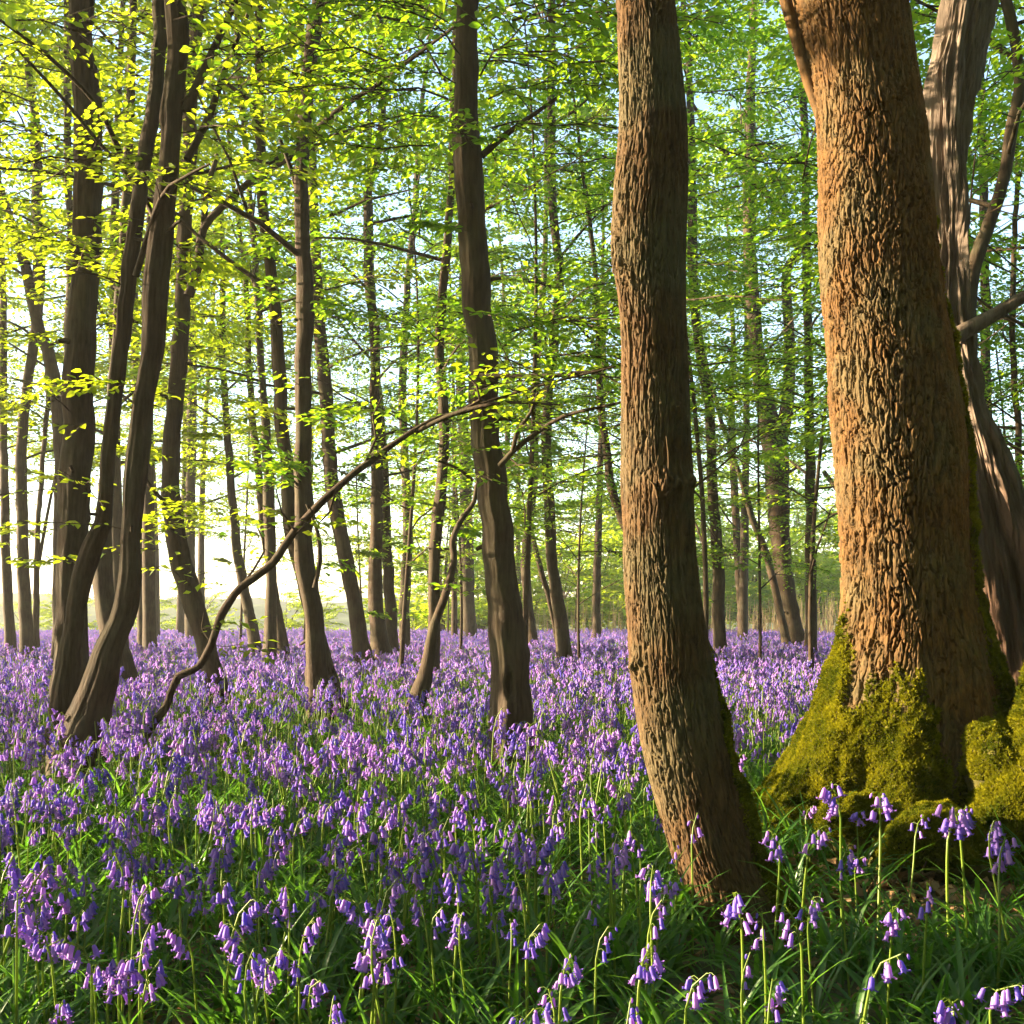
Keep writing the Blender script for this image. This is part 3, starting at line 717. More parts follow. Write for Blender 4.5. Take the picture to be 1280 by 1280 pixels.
def mossy_lump(label, px, py, d, size, seed, nspr, cat='mossy root', name='mossy_root', rz=0.0):
    c = P(px, py, d); g = np.random.default_rng(seed)
    nu, nv = 56, 30
    T, F_ = np.meshgrid(np.arange(nu) / nu * 2 * PI, np.linspace(0.02, PI - 0.02, nv))
    x, y, z = np.sin(F_) * np.cos(T), np.sin(F_) * np.sin(T), np.cos(F_)
    r = 1 + 0.45 * fbm(x * 1.5, y * 1.5, z * 1.5, seed, 3) + 0.12 * fbm(x * 6, y * 6, z * 6, seed + 4, 2)
    V = np.stack([x * r * size[0], y * r * size[1], z * r * size[2]], -1).reshape(-1, 3)
    i = np.arange(nv - 1)[:, None] * nu; j = np.arange(nu)[None]; k = (j + 1) % nu
    Q = np.stack([i + j, i + nu + j, i + nu + k, i + k], -1).reshape(-1, 4)
    mo = np.clip(sstep(-1.0, -0.5, z + 0.5 * fbm(x * 2, y * 2, z * 2, seed + 8, 2)), 0.75, 1).ravel()
    o = tag(empty(name, c, rz), label, cat)
    mobj('root_wood' if cat == 'mossy root' else 'wood', mk_mesh('lump', V, [Q], [M_MOSSB], attrs={'moss': mo}), o)
    moss_on(o, V, Q, mo, nspr, seed, 0.013, 0.45)
    SPOTS.append((c[0], c[1], max(size[0], size[1]) * 0.8)); return o
mossy_lump('long low cushion of sunlit yellow moss between the oak and the right edge', 1165, 1062, 4.0, (0.22, 0.16, 0.15), 301, 12000)
mossy_lump('small round moss knob in front of the oak base', 1058, 1032, 4.1, (0.095, 0.08, 0.12), 302, 5000)
mossy_lump('mossy bump rising between the oak and the mossy trunk at the right edge', 1243, 962, 4.35, (0.12, 0.18, 0.20), 303, 5000)
mossy_lump('tiny moss patch low on the ground beside the foot of the slim trunk', 1000, 1098, 3.9, (0.075, 0.07, 0.05), 304, 2500)

# ---------- traced woodland trees -------------------------------------------
def D(yb): return 892.0 / (yb - 770)
L_, R_ = M_LEAFY, M_LEAF
T = build_tree
near = dict(fine=True, N=56, step=0.035, twigs=2)
T('tree', 'thick straight trunk with rough brown bark behind the two leaning left stems',
  [(103, -20, 28), (101, 40, 28), (107, 100, 31), (111, 160, 33), (112, 250, 33), (107, 330, 34), (103, 400, 35), (101, 460, 36), (99, 523, 37), (95, 627, 37), (91, 710, 36), (90, 800, 40), (91, 880, 46)], 7.0, H=12, zlow=4.6, nl=12, Lmax=2.6, leaf=0.060,
  lmat=L_, flute=0.03, epi=18, epi_z=(1.0, 4.5), epi_len=(0.35, 0.8), **near,
  extra=[(60, 60, 6.4, 200, 0.9), (40, 120, 6.2, 170, 0.9), (90, 170, 6.4, 200, 0.8), (30, 210, 6.2, 20, 0.9), (70, 250, 6.5, 190, 0.8), (110, 20, 6.4, 340, 0.8), (15, 30, 6.2, 10, 0.9), (20, 300, 6.4, 30, 0.7), (75, 335, 6.5, 10, 0.7)],
  branches=[[(150, 190, 8, 6.9), (120, 130, 6, 6.5), (60, 70, 5, 6.2), (0, 25, 4, 6.0)], [(195, 278, 7, 6.3), (170, 230, 6, 6.4), (125, 180, 5, 6.3), (80, 125, 5, 6.2), (20, 60, 3, 6.0)]])
T('tree', 'slender bent stem just left of the bigger leaning trunk, sunlit along its left edge',
  [(203, -10, 17), (198, 67, 16), (191, 134, 17), (181, 201, 18), (171, 269, 18), (163, 336, 17), (156, 403, 19), (147, 460, 18), (142, 503, 17), (137, 560, 17), (133, 610, 17), (126, 655, 20), (115, 690, 25), (102, 745, 23), (93, 780, 22), (86, 813, 24), (82, 855, 29), (79, 908, 33)], 6.1,
  H=10, zlow=4.4, nl=9, Lmax=2.0, leaf=0.060, lmat=L_, flute=0.09, epi=6, epi_z=(1.3, 4), **near)
T('tree', 'leaning fluted trunk with an S bend, foremost of the left stems',
  [(221, -10, 25), (220, 67, 24), (216, 134, 24), (212, 201, 23), (206, 269, 26), (199, 336, 29), (191, 403, 29), (184, 461, 25), (177, 523, 26), (171, 580, 29), (167, 625, 26), (164, 668, 24), (161, 720, 27), (156, 755, 29), (149, 785, 29), (136, 815, 32), (122, 855, 38), (108, 893, 43), (99, 920, 45)], 5.9,
  H=11, zlow=4.4, nl=11, Lmax=2.3, leaf=0.060, lmat=L_, flute=0.12, epi=10, epi_z=(1.2, 4.2), **near,
  extra=[(215, 30, 5.7, 330, 0.6), (225, 120, 5.6, 350, 0.7), (240, 60, 5.8, 20, 0.8), (250, 165, 5.7, 340, 0.6)],
  branches=[[(232, 140, 13, 5.9), (252, 95, 11, 5.9), (275, 45, 9, 5.9), (300, -10, 7, 5.9)], [(234, 200, 10, 6.0), (262, 145, 9, 6.1), (280, 90, 7, 6.1), (305, 30, 5, 6.1), (325, -20, 4, 6.1)], [(170, 345, 9, 6), (200, 250, 6, 5.8), (225, 225, 5, 5.7), (262, 205, 3, 5.6)]])
T('tree', 'dark trunk half hidden between the left leaning stems, flaring at its foot',
  [(162, 150, 11), (157, 270, 12), (151, 336, 13), (147, 420, 13), (140, 520, 15), (132, 620, 18), (128, 700, 24), (136, 770, 27), (150, 835, 32)], 11.5, H=12, zlow=3.6, nl=12, Lmax=2.4, leaf=0.085, lmat=L_)
T('tree', 'stem leaning right with a crooked forked foot, right of the left group',
  [(250, -20, 16), (240, 90, 17), (236, 151, 17), (238, 201, 18), (232, 269, 18), (229, 336, 18), (227, 403, 18), (225, 420, 19), (221, 482, 20), (215, 544, 20), (212, 606, 23), (219, 668, 25), (227, 710, 27), (241, 751, 27), (254, 793, 23), (264, 834, 24), (268, 856, 26)], 10.6, H=13, zlow=3.9, nl=14, Lmax=2.6, leaf=0.085, lmat=L_, N=20, step=0.08, flute=0.1, fine=True,
  epi=22, epi_z=(1.2, 4.5), branches=[[(236, 370, 13, 10.5), (248, 330, 12, 10.5), (255, 285, 10, 10.5), (290, 247, 9, 10.4), (320, 222, 8, 10.3), (362, 198, 6, 10.2), (400, 170, 4, 10)], [(255, 285, 9, 10.5), (258, 240, 7, 10.5), (270, 200, 6, 10.5)], [(216, 640, 5, 10.5), (190, 610, 5, 10.3), (176, 590, 4, 10.2)]])
T('tree', 'dark pole passing behind the straight centre-left trunk, its foot set to the right',
  [(320, -10, 9), (322, 30, 10), (323, 84, 12), (323, 134, 12), (327, 201, 12), (331, 269, 13), (339, 336, 14), (346, 403, 15), (350, 482, 17), (354, 544, 17), (358, 586, 17), (364, 648, 18), (381, 730, 18), (398, 795, 19), (414, 858, 21)], 10.2, H=13, zlow=3.6, nl=14, Lmax=2.6, leaf=0.085, lmat=L_, N=20, step=0.08, fine=True, epi=8, epi_z=(1.5, 4.5))
T('tree', 'straight centre-left trunk with a sunlit left flank above the arching stem',
  [(402, -20, 18), (396, 15, 18), (393, 40, 18), (387, 84, 17), (383, 134, 17), (377, 201, 17), (377, 269, 18), (380, 336, 20), (380, 403, 20), (379, 482, 20), (380, 544, 20), (380, 606, 22), (379, 668, 23), (381, 710, 24), (388, 751, 25), (393, 793, 25), (397, 862, 26)], 9.4, H=13, zlow=4.0, nl=14, Lmax=2.6, leaf=0.085, lmat=R_, N=22, step=0.07, flute=0.1, fine=True, epi=14, epi_z=(1.6, 5),
  branches=[[(393, 735, 6, 9.3), (400, 700, 6, 9.3), (397, 665, 5, 9.2), (383, 630, 3, 9.2)], [(378, 265, 8, 9.4), (365, 215, 6, 9.4), (350, 175, 5, 9.4)]])
T('tree', 'trunk curving left as it rises, centre left behind the arching stem, with pale sunlit foot',
  [(388, 150, 10), (392, 240, 12), (395, 300, 13), (397, 360, 14), (400, 420, 15), (408, 503, 17), (411, 565, 17), (419, 627, 18), (426, 668, 18), (434, 710, 19), (442, 751, 19), (449, 793, 20), (455, 822, 24)], 17.2, H=15, zlow=3.2, nl=16, Lmax=3.0, leaf=0.10, lmat=R_, epi=10, epi_z=(1, 4))
T('tree', 'upright dark trunk with a stubby root, tucked beside the curving centre-left trunk',
  [(477, 60, 8), (476, 168, 9), (460, 240, 10), (460, 300, 11), (463, 360, 12), (468, 420, 13), (469, 503, 13), (471, 586, 14), (470, 668, 16), (470, 751, 18), (474, 805, 21), (476, 820, 27)], 18, H=15, zlow=3.2, nl=15, Lmax=2.8, leaf=0.10, lmat=R_, epi=10, epi_z=(1, 5))
T('tree', 'plain trunk close behind the upright dark one at centre left',
  [(478, 540, 11), (480, 600, 12), (483, 680, 13), (487, 740, 15), (490, 808, 16)], 21, H=15, zlow=3.2, nl=15, Lmax=2.8, leaf=0.11, lmat=R_, epi=4)
T('tree', 'narrow grey pole between the upright dark trunk and the wavy one',
  [(520, 260, 8), (512, 330, 8), (505, 420, 9), (503, 503, 10), (506, 565, 10), (510, 668, 12), (507, 730, 13), (505, 806, 14)], 24, H=16, zlow=3.5, nl=15, Lmax=3.0, leaf=0.11, lmat=R_, mat=M_BARKG, epi=6)
T('tree', 'wavy sinuous trunk left of the main middle trunk',
  [(567, 130, 8), (565, 218, 9), (561, 286, 10), (556, 336, 11), (549, 403, 11), (548, 430, 12), (553, 503, 13), (555, 565, 13), (550, 627, 15), (546, 652, 15), (542, 710, 14), (543, 751, 15), (542, 813, 16), (537, 848, 22)], 13.5, H=13, zlow=3.6, nl=14, Lmax=2.6, leaf=0.09, lmat=R_, N=18, epi=10, epi_z=(1.2, 4), fine=True)
T('sapling', 'crooked sunlit sapling bending right to the main middle trunk',
  [(598, 600, 5), (593, 627, 6), (577, 650, 7), (566, 677, 8), (568, 702, 9), (557, 739, 10), (547, 770, 11), (540, 800, 13), (531, 840, 16), (524, 868, 20)], 9.1, H=2.3, zlow=1.6, nl=0, leaf=0.08, lmat=R_, N=14, step=0.06, epi=4, epi_z=(1.0, 2.2), fine=True, flare=0.5)
T('tree', 'stout smooth trunk in the middle of the view with a hollow slit at its foot',
  [(588, -40, 25), (583, 34, 27), (584, 84, 28), (584, 134, 30), (583, 178, 36), (585, 218, 37), (588, 269, 34), (594, 336, 35), (596, 386, 34), (601, 420, 33), (603, 523, 36), (610, 586, 39), (620, 668, 39), (628, 730, 41), (634, 793, 45), (637, 855, 49), (639, 905, 53)], 6.6, H=11, zlow=5.0, nl=12, Lmax=2.6, leaf=0.060, lmat=R_, mat=M_BARKG, flute=0.035, flare=0.12, slit=(0.55, 0.075), **near,
  extra=[(560, 20, 6.2, 200, 0.8), (600, 30, 6.0, 330, 0.8), (540, 60, 6.2, 170, 0.8), (620, 70, 6.1, 20, 0.8), (570, 100, 6.0, 210, 0.7), (610, 125, 5.9, 320, 0.7), (550, 150, 6.1, 190, 0.8), (590, 185, 5.9, 260, 0.5), (560, 215, 6.2, 200, 0.5), (520, 120, 6.3, 180, 0.9), (500, 30, 6.3, 180, 0.9), (590, 290, 6.0, 200, 0.35), (680, 40, 6.4, 350, 0.8), (660, 110, 6.3, 10, 0.6),
         (640, 415, 6.2, 10, 0.9), (690, 400, 6.4, 350, 0.8), (700, 440, 6.3, 10, 0.8), (650, 450, 6.1, 330, 0.7), (730, 470, 6.3, 20, 0.7), (610, 395, 6.0, 300, 0.5), (700, 480, 6.2, 180, 0.7), (560, 430, 6.4, 190, 0.7), (575, 60, 5.8, 240, 0.9), (600, 90, 5.7, 300, 0.9), (560, 130, 5.8, 200, 1.0), (615, 165, 5.8, 340, 0.8), (540, 190, 5.9, 180, 0.8), (640, 20, 5.9, 0, 1.0), (480, 70, 6.0, 200, 1.0), (660, 60, 6.0, 10, 0.9), (720, 30, 6.2, 0, 0.9), (600, 5, 5.7, 270, 0.8), (530, 10, 5.9, 200, 0.9)],
  branches=[[(625, 582, 8, 6.5), (640, 565, 7, 6.45), (672, 540, 6, 6.4), (705, 520, 5, 6.3), (745, 510, 4, 6.2), (790, 500, 2.5, 6.1)], [(640, 566, 6, 6.45), (646, 540, 6, 6.4), (664, 515, 5, 6.4), (672, 490, 3, 6.3)], [(602, 195, 9, 6.6), (630, 170, 8, 6.6), (660, 148, 6, 6.6), (700, 120, 4, 6.6)], [(600, 470, 7, 6.3), (680, 470, 6, 6.2), (740, 465, 5, 6.1), (790, 450, 3, 6.0)], [(590, 600, 5, 6.5), (575, 587, 4, 6.4), (545, 575, 3, 6.2)]])
T('tree', 'dark slender trunk with a kink near the top, right of the main middle trunk',
  [(690, -20, 9), (690, 60, 10), (689, 134, 10), (690, 235, 11), (696, 300, 11), (700, 345, 11), (693, 420, 12), (685, 500, 12), (683, 565, 13), (686, 627, 13), (691, 710, 14), (700, 772, 17), (706, 822, 19)], 17, H=14, zlow=3.8, nl=15, Lmax=2.8, leaf=0.095, lmat=R_, mat=M_BARKG, epi=6, epi_z=(1.5, 6))
T('tree', 'bowed distant trunk standing left of the dark slender trunk',
  [(672, 440, 9), (670, 520, 9), (668, 590, 10), (664, 630, 11), (659, 680, 12), (658, 730, 12), (665, 798, 12)], 26, H=16, zlow=3.6, nl=14, Lmax=3, leaf=0.12, lmat=R_)
T('sapling', 'thin pole slanting across behind the dark slender trunk',
  [(664, 650, 5), (669, 685, 6), (680, 725, 7), (690, 764, 7), (698, 806, 8)], 22, H=5, zlow=2.5, nl=5, Lmax=1.2, leaf=0.11, lmat=R_)
T('tree', 'pale wide trunk far off in the haze, seen just left of the main middle trunk',
  [(581, 560, 14), (582, 620, 15), (583, 668, 16), (585, 750, 18), (587, 797, 20)], 35, H=17, zlow=3.5, nl=16, Lmax=3.5, leaf=0.15, lmat=R_, mat=M_BARKG)
T('tree', 'straight thin far trunk close to the left side of the slim curving trunk',
  [(752, 540, 8), (750, 600, 8), (748, 668, 9), (746, 740, 10), (745, 794, 11)], 32, H=16, zlow=4, nl=15, Lmax=3.2, leaf=0.14, lmat=R_)
T('tree', 'dark leaning trunk mostly hidden behind the slim curving trunk',
  [(750, 490, 8), (756, 545, 9), (768, 620, 11), (800, 690, 13), (850, 745, 15), (872, 790, 17), (884, 818, 19)], 16, H=11, zlow=3.2, nl=11, Lmax=2.4, leaf=0.095, lmat=R_)
T('tree', 'gently curved grey trunk nearest to the right side of the slim curving trunk',
  [(862, 100, 9), (865, 230, 11), (866, 290, 12), (866, 340, 12), (875, 440, 12), (885, 500, 12), (888, 550, 12), (890, 600, 13), (894, 660, 14), (898, 710, 15), (899, 772, 16), (900, 820, 17)], 18.4, H=15, zlow=3.4, nl=16, Lmax=2.9, leaf=0.095, lmat=R_, mat=M_BARKG, epi=6)
T('tree', 'thin straight far trunk between the curved grey trunk and the forked trunk',
  [(914, 500, 8), (917, 586, 9), (921, 668, 10), (926, 750, 10), (927, 789, 11)], 35, H=16, zlow=3.6, nl=15, Lmax=3.2, leaf=0.14, lmat=R_)
T('tree', 'thin dark stem slanting down rightwards to the foot of the forked trunk',
  [(900, 520, 5), (922, 586, 6), (941, 648, 8), (960, 700, 9), (972, 750, 10), (984, 806, 11)], 24, H=9, zlow=4, nl=8, Lmax=2, leaf=0.12, lmat=R_)
T('tree', 'thick forked trunk in the distance between the slim trunk and the oak',
  [(938, 180, 14), (938, 250, 16), (938, 320, 16), (945, 420, 18), (955, 500, 22), (968, 565, 31), (973, 627, 27), (977, 689, 23), (985, 751, 22), (996, 805, 22)], 26, H=19, zlow=4.0, nl=28, Lmax=4.0, leaf=0.12, lmat=R_, N=18, flute=0.08, per=6,
  branches=[[(972, 560, 22, 26), (984, 505, 17, 26), (987, 430, 14, 26), (983, 343, 12, 26), (998, 312, 11, 26), (984, 279, 10, 25.8), (961, 245, 9, 25.5), (917, 205, 8, 25), (884, 158, 6, 24.5), (860, 121, 4, 24)], [(1030, 590, 6, 26), (1052, 620, 6, 25)]])
T('tree', 'tall grey pole third from the left edge, standing clear in the bright mist',
  [(40, 120, 10), (45, 200, 12), (47, 269, 14), (49, 336, 15), (46, 400, 13), (35, 480, 12), (27, 560, 13), (28, 668, 14), (33, 793, 16), (34, 815, 18)], 19, H=15, zlow=3.6, nl=13, Lmax=2.6, leaf=0.10, lmat=L_, mat=M_BARKG, epi=6, epi_z=(1.5, 5))
T('tree', 'grey pole hugging the left edge of the view in the bright mist',
  [(4, 380, 9), (4, 482, 9), (5, 586, 10), (7, 668, 11), (12, 793, 13), (13, 813, 15)], 20.5, H=15, zlow=4, nl=12, Lmax=2.6, leaf=0.10, lmat=L_, mat=M_BARKG)
T('tree', 'slanting dark stem rising from behind the thick left trunk to the left edge',
  [(-6, 215, 8), (3, 245, 9), (18, 290, 11), (33, 340, 13), (48, 410, 14), (60, 440, 15), (68, 480, 16), (73, 530, 15), (74, 590, 12), (72, 700, 11), (72, 806, 13)], 18, H=13, zlow=4.5, nl=11, Lmax=2.6, leaf=0.10, lmat=L_)
T('sapling', 'thin wispy stem leaning beside the tall grey pole at the left',
  [(60, 500, 5), (58, 523, 6), (52, 600, 6), (46, 700, 7), (44, 812, 8)], 20, H=6, zlow=2.4, nl=6, Lmax=1.4, leaf=0.10, lmat=L_, branches=[[(46, 720, 5, 20), (58, 650, 4, 20), (72, 580, 3, 20)]])
T('tree', 'thin dark pole seen behind the upper part of the thick left trunk',
  [(84, -20, 8), (84, 60, 8), (85, 134, 9), (85, 230, 9), (88, 295, 9), (86, 420, 10), (84, 800, 12)], 17, H=14, zlow=4, nl=12, Lmax=2.6, leaf=0.10, lmat=L_)
T('tree', 'pale far pole showing high between the left stems',
  [(166, -20, 8), (163, 60, 9), (158, 130, 9), (160, 200, 9), (166, 330, 10), (172, 560, 11), (177, 700, 12), (178, 805, 13)], 25, H=17, zlow=4.5, nl=13, Lmax=3, leaf=0.12, lmat=L_, mat=M_BARKG)
T('tree', 'hazy curved trunk sweeping to the right above the arching stem',
  [(278, 440, 8), (282, 500, 8), (284, 544, 9), (290, 620, 10), (297, 690, 12), (308, 750, 13), (321, 812, 16)], 21, H=15, zlow=3.4, nl=14, Lmax=2.7, leaf=0.11, lmat=L_, mat=M_BARKG, epi=7, epi_z=(1, 4))
T('tree', 'grey trunk crossed by the lower half of the arching stem, with a knotty foot',
  [(326, 440, 9), (330, 500, 10), (333, 550, 12), (336, 606, 14), (338, 668, 14), (338, 751, 14), (337, 825, 17)], 16.2, H=14, zlow=3.4, nl=14, Lmax=2.6, leaf=0.10, lmat=L_, mat=M_BARKG, epi=7, epi_z=(1, 4))
T('tree', 'second stem of the knotty grey stool, leaning left behind it',
  [(312, 480, 8), (320, 560, 9), (328, 640, 10), (338, 710, 11), (347, 764, 12), (354, 815, 15)], 20, H=13, zlow=3.6, nl=12, Lmax=2.4, leaf=0.11, lmat=L_)
T('tree', 'pale far trunk seen through the leaves beside the crooked forked-foot stem',
  [(240, 400, 11), (240, 500, 12), (239, 590, 12), (237, 700, 13), (239, 797, 15)], 33, H=17, zlow=4, nl=15, Lmax=3.2, leaf=0.14, lmat=L_, mat=M_BARKG)
T('tree', 'crooked boughed tree rising behind the dead tree at the far right',
  [(1262, 20, 13), (1272, 70, 13), (1275, 110, 14), (1266, 160, 15), (1257, 220, 15), (1240, 270, 16), (1222, 315, 18), (1212, 350, 20), (1208, 420, 24), (1206, 600, 28), (1206, 800, 32)], 9, H=8, zlow=4.2, nl=10, Lmax=2.2, leaf=0.085, lmat=R_, mat=M_BARKG, N=16, step=0.08, fine=True)
T('sapling', 'thin dark pole in the leaves right of the dead tree',
  [(1275, 150, 5), (1270, 260, 6), (1266, 380, 7), (1268, 470, 8), (1272, 560, 8), (1274, 800, 10)], 14, H=9, zlow=3, nl=12, Lmax=2.2, leaf=0.095, lmat=R_)

for i_, (px_, d_, lb_) in enumerate([(1330, 11, 'slender leafy tree just beyond the right edge whose sprays hang behind the dead tree'), (1232, 19, 'leafy pole in the gap between the dead tree and the crooked boughed tree'), (1120, 15, 'leafy tree hidden behind the oak, its sprays showing on both sides of the trunk'), (1010, 20, 'bushy young tree close to the left side of the oak in the distance')]):
    T('tree', lb_, [(px_ - 6, 100, 9), (px_, 400, 11), (px_ + 4, 780, 14)], d_, H=12, zlow=2.2 + 0.4 * i_, nl=20, Lmax=3.0, leaf=0.09, per=6, lmat=M_LEAF)
# the thin arching stem across the left half
T('arching_stem', 'thin bare stem arching up from the bluebells and across the left half of the view',
  [(642, 492, 3), (612, 502, 4), (585, 513, 5), (540, 525, 6), (500, 550, 7), (450, 590, 8), (400, 635, 9), (370, 665, 9), (340, 703, 10), (300, 735, 10), (277, 770, 10), (267, 806, 10), (252, 833, 9), (236, 841, 9), (221, 846, 10), (211, 866, 9), (198, 893, 10), (184, 918, 11)], 6.1, H=0.5, zlow=5, nl=0, leaf=0.060, lmat=L_, N=10, step=0.05, flute=0.06, flare=0.1, fine=True, lean=0.0, cat='bent stem', wob=0.032, bark=0.12,
  branches=[[(520, 540, 6, 6.1), (560, 520, 6, 6.0), (600, 508, 5, 5.9), (640, 503, 4, 5.8), (700, 506, 2, 5.7)], [(420, 612, 3, 6.1), (412, 640, 3, 6.0), (398, 655, 2, 5.9), (385, 630, 2, 5.9)], [(575, 515, 4, 6.1), (600, 500, 4, 6.0), (596, 482, 3, 6), (585, 470, 2, 6)], [(300, 735, 3, 6.1), (330, 690, 3, 6.2), (322, 660, 2, 6.3)], [(640, 492, 4, 6.1), (690, 478, 3, 6.0), (770, 458, 2, 5.9)], [(450, 590, 4, 6.1), (470, 548, 3, 6.1), (466, 520, 2, 6.1), (478, 495, 1.5, 6.1)], [(370, 665, 3, 6.1), (352, 640, 2.5, 6.0), (345, 612, 1.5, 6.0)], [(265, 805, 3, 6.1), (252, 785, 2, 6.1), (255, 765, 1.5, 6.1)]])

# ---------- distant trees that only fill the depth of the wood ----------------
def template_tree(seed, H, zlow, nl, Lmax, leaf, per, lmat, bmat, r0):
    g = np.random.default_rng(seed)
    n = 9; u = np.linspace(0, 1, n)
    pth = np.stack([0.5 * np.sin(u * 3 + seed) * u, 0.4 * np.sin(u * 2.2 + 2 * seed) * u, -0.1 + (H + 0.1) * u, r0 * (1.1 - 1.02 * u)], 1)
    sm = catmull(pth, 0.35)
    tr = mk_mesh('trunk', *tube(sm, 10, flute_fun(seed, 0.07, 0.4)), [bmat])
    fol = Foliage(); lims = grow(g, sm, fol, zlow, H, nl, Lmax, leaf, per)
    ac = Acc()
    for lp in lims: ac.add(*tube(lp, 4))
    return tr, ac.mesh('branches', [bmat]), fol.mesh('crown', lmat, bmat, False)
TEMPL = [template_tree(s, H, zl, nl, 3.3, lf, 6, lm, bm, r) for s, H, zl, nl, lf, lm, bm, r in
         [(1, 16, 3.2, 24, 0.095, M_LEAF, M_BARKG, 0.12), (2, 18, 4.0, 26, 0.095, M_LEAF, M_BARK, 0.15), (3, 14, 2.6, 22, 0.095, M_LEAF, M_BARK, 0.09), (4, 17, 3.6, 23, 0.12, M_LEAFY, M_BARKG, 0.13), (5, 15, 3.0, 21, 0.11, M_LEAFY, M_BARKG, 0.11), (6, 13, 2.2, 22, 0.095, M_LEAFD, M_BARK, 0.08), (7, 18, 7.5, 20, 0.13, M_LEAFY, M_BARK, 0.15), (8, 10, 4.0, 11, 0.09, M_LEAF, M_BARK, 0.09), (9, 7.5, 1.3, 18, 0.07, M_LEAF, M_BARK, 0.028), (10, 9, 1.6, 19, 0.07, M_LEAF, M_BARK, 0.032), (11, 8, 1.4, 15, 0.07, M_LEAFY, M_BARK, 0.028)]]
def place_template(k, x, y, rz, sc, label, group, name='tree'):
    root = empty(name, (x, y, 0), rz); root.scale = (sc,) * 3; tag(root, label, 'tree', group)
    for nm, me in zip(('trunk', 'branch_network', 'crown'), TEMPL[k]): mobj(nm, me, root)
    return root
gf = np.random.default_rng(5)
cnt = 0
for i in range(400):
    if cnt >= 19: break
    y = gf.uniform(20, 52); px = gf.uniform(-160, 1440); x = (px - 640) * y / FPX
    if px < 480 and gf.random() < 0.25: continue
    if 480 <= px and gf.random() < 0.6: continue
    if px < 480 and y > 44: continue
    if px < 480: k = (3, 4, 0)[gf.integers(3)]
    else: k = (0, 1, 2, 5, 0, 3)[gf.integers(6)]
    if px > 860 and gf.random() < 0.35: continue
    cnt += 1
    if px < 480: lb, gr = 'thin distant trunk in the bright mist at the back of the left half', 'distant trees in the bright left mist'
    elif px < 860: lb, gr = 'thin distant trunk in the green depth behind the middle of the wood', 'distant trees behind the middle'
    else: lb, gr = 'distant tree in the deep green behind the oak and the slim trunk', 'distant trees on the right'
    place_template(k, x, y, gf.uniform(0, 6.28), gf.uniform(0.85, 1.15), lb, gr)

# slender understorey saplings whose layered sprays fill the space between the trunks
gu = np.random.default_rng(17)
for i, (px, y) in enumerate([(455, 22), (500, 15), (575, 20), (655, 13.5), (725, 16), (800, 19), (880, 14), (950, 17), (1015, 14), (1235, 12), (1262, 17), (1300, 10), (1225, 25), (560, 40), (380, 26), (300, 30), (720, 38)]):
    if px < 480: lb, gr = 'thin leafy sapling in the mist behind the left trunks', 'saplings behind the left trunks'
    elif px < 770: lb, gr = 'thin leafy sapling spreading layered sprays between the middle trunks', 'saplings among the middle trunks'
    elif px < 1100: lb, gr = 'thin leafy sapling with layered green sprays between the slim trunk and the oak', 'saplings between the slim trunk and the oak'
    else: lb, gr = 'thin leafy sapling filling the gap beyond the dead tree', 'saplings beyond the dead tree'
    place_template(10 if px < 480 else 8 + i % 2, (px - 640) * y / FPX, y, gu.uniform(0, 6.28), gu.uniform(0.8, 1.3), lb, gr, 'sapling')

# ---------- shrubs at the wood's edge -----------------------------------------
def shrub_mesh(seed, h, r, leaf, lmat, n):
    g = np.random.default_rng(seed); fol = Foliage()
    for i in range(n):
        a = g.uniform(0, 6.28); u = g.random(); z = h * (0.05 + 0.85 * u); rr = r * math.sin(PI * min(0.97, 0.25 + 0.65 * u)) * g.uniform(0.1, 0.75)
        fol.spray(np.array([rr * math.cos(a), rr * math.sin(a), z]), a + g.normal() * 0.6, r * g.uniform(0.35, 0.6), leaf, g, g.uniform(-0.1, 0.6))
    ac = Acc()
    for k in range(7):
        a = g.uniform(0, 6.28); e = np.array([math.cos(a) * r * 0.5, math.sin(a) * r * 0.5, h * 0.8])
        ac.add(*tube(np.array([[*(e * 0.05 * np.array([1, 1, -1])), 0.03], [*(e * [0.35, 0.35, 0.5]), 0.02], [*e, 0.008]]), 4))
    return fol.mesh('foliage', lmat, M_BARK, False), ac.mesh('stems', [M_BARK])
SHR = [shrub_mesh(1, 3.2, 2.2, 0.13, M_LEAF, 60), shrub_mesh(2, 2.4, 2.0, 0.13, M_LEAFY, 50), shrub_mesh(3, 4.2, 2.4, 0.14, M_LEAFY, 70)]
def shrub(k, x, y, rz, sc, label, group):
    o = tag(empty('shrub', (x, y, 0), rz), label, 'shrub', group); o.scale = (sc,) * 3
    mobj('foliage', SHR[k][0], o); mobj('stem_cluster', SHR[k][1], o)
for i in range(34):
    px = 560 + i * 24 + gf.uniform(-15, 15); y = 48 + i * 1.5 + gf.uniform(-1, 1)
    shrub(gf.integers(3), (px - 640) * y / FPX, y, gf.uniform(0, 6.28), gf.uniform(1.3, 2.0) * (1 + i * 0.025), 'sunlit green shrub at the far edge of the wood on the right', 'shrubs at the right wood edge')
for i in range(8):
    px = 20 + i * 80 + gf.uniform(-30, 30); y = gf.uniform(50, 57)
    shrub(1, (px - 640) * y / FPX, y, gf.uniform(0, 6.28), gf.uniform(0.6, 1.1), 'low pale shrub in the mist at the far edge of the wood on the left', 'shrubs at the left wood edge')

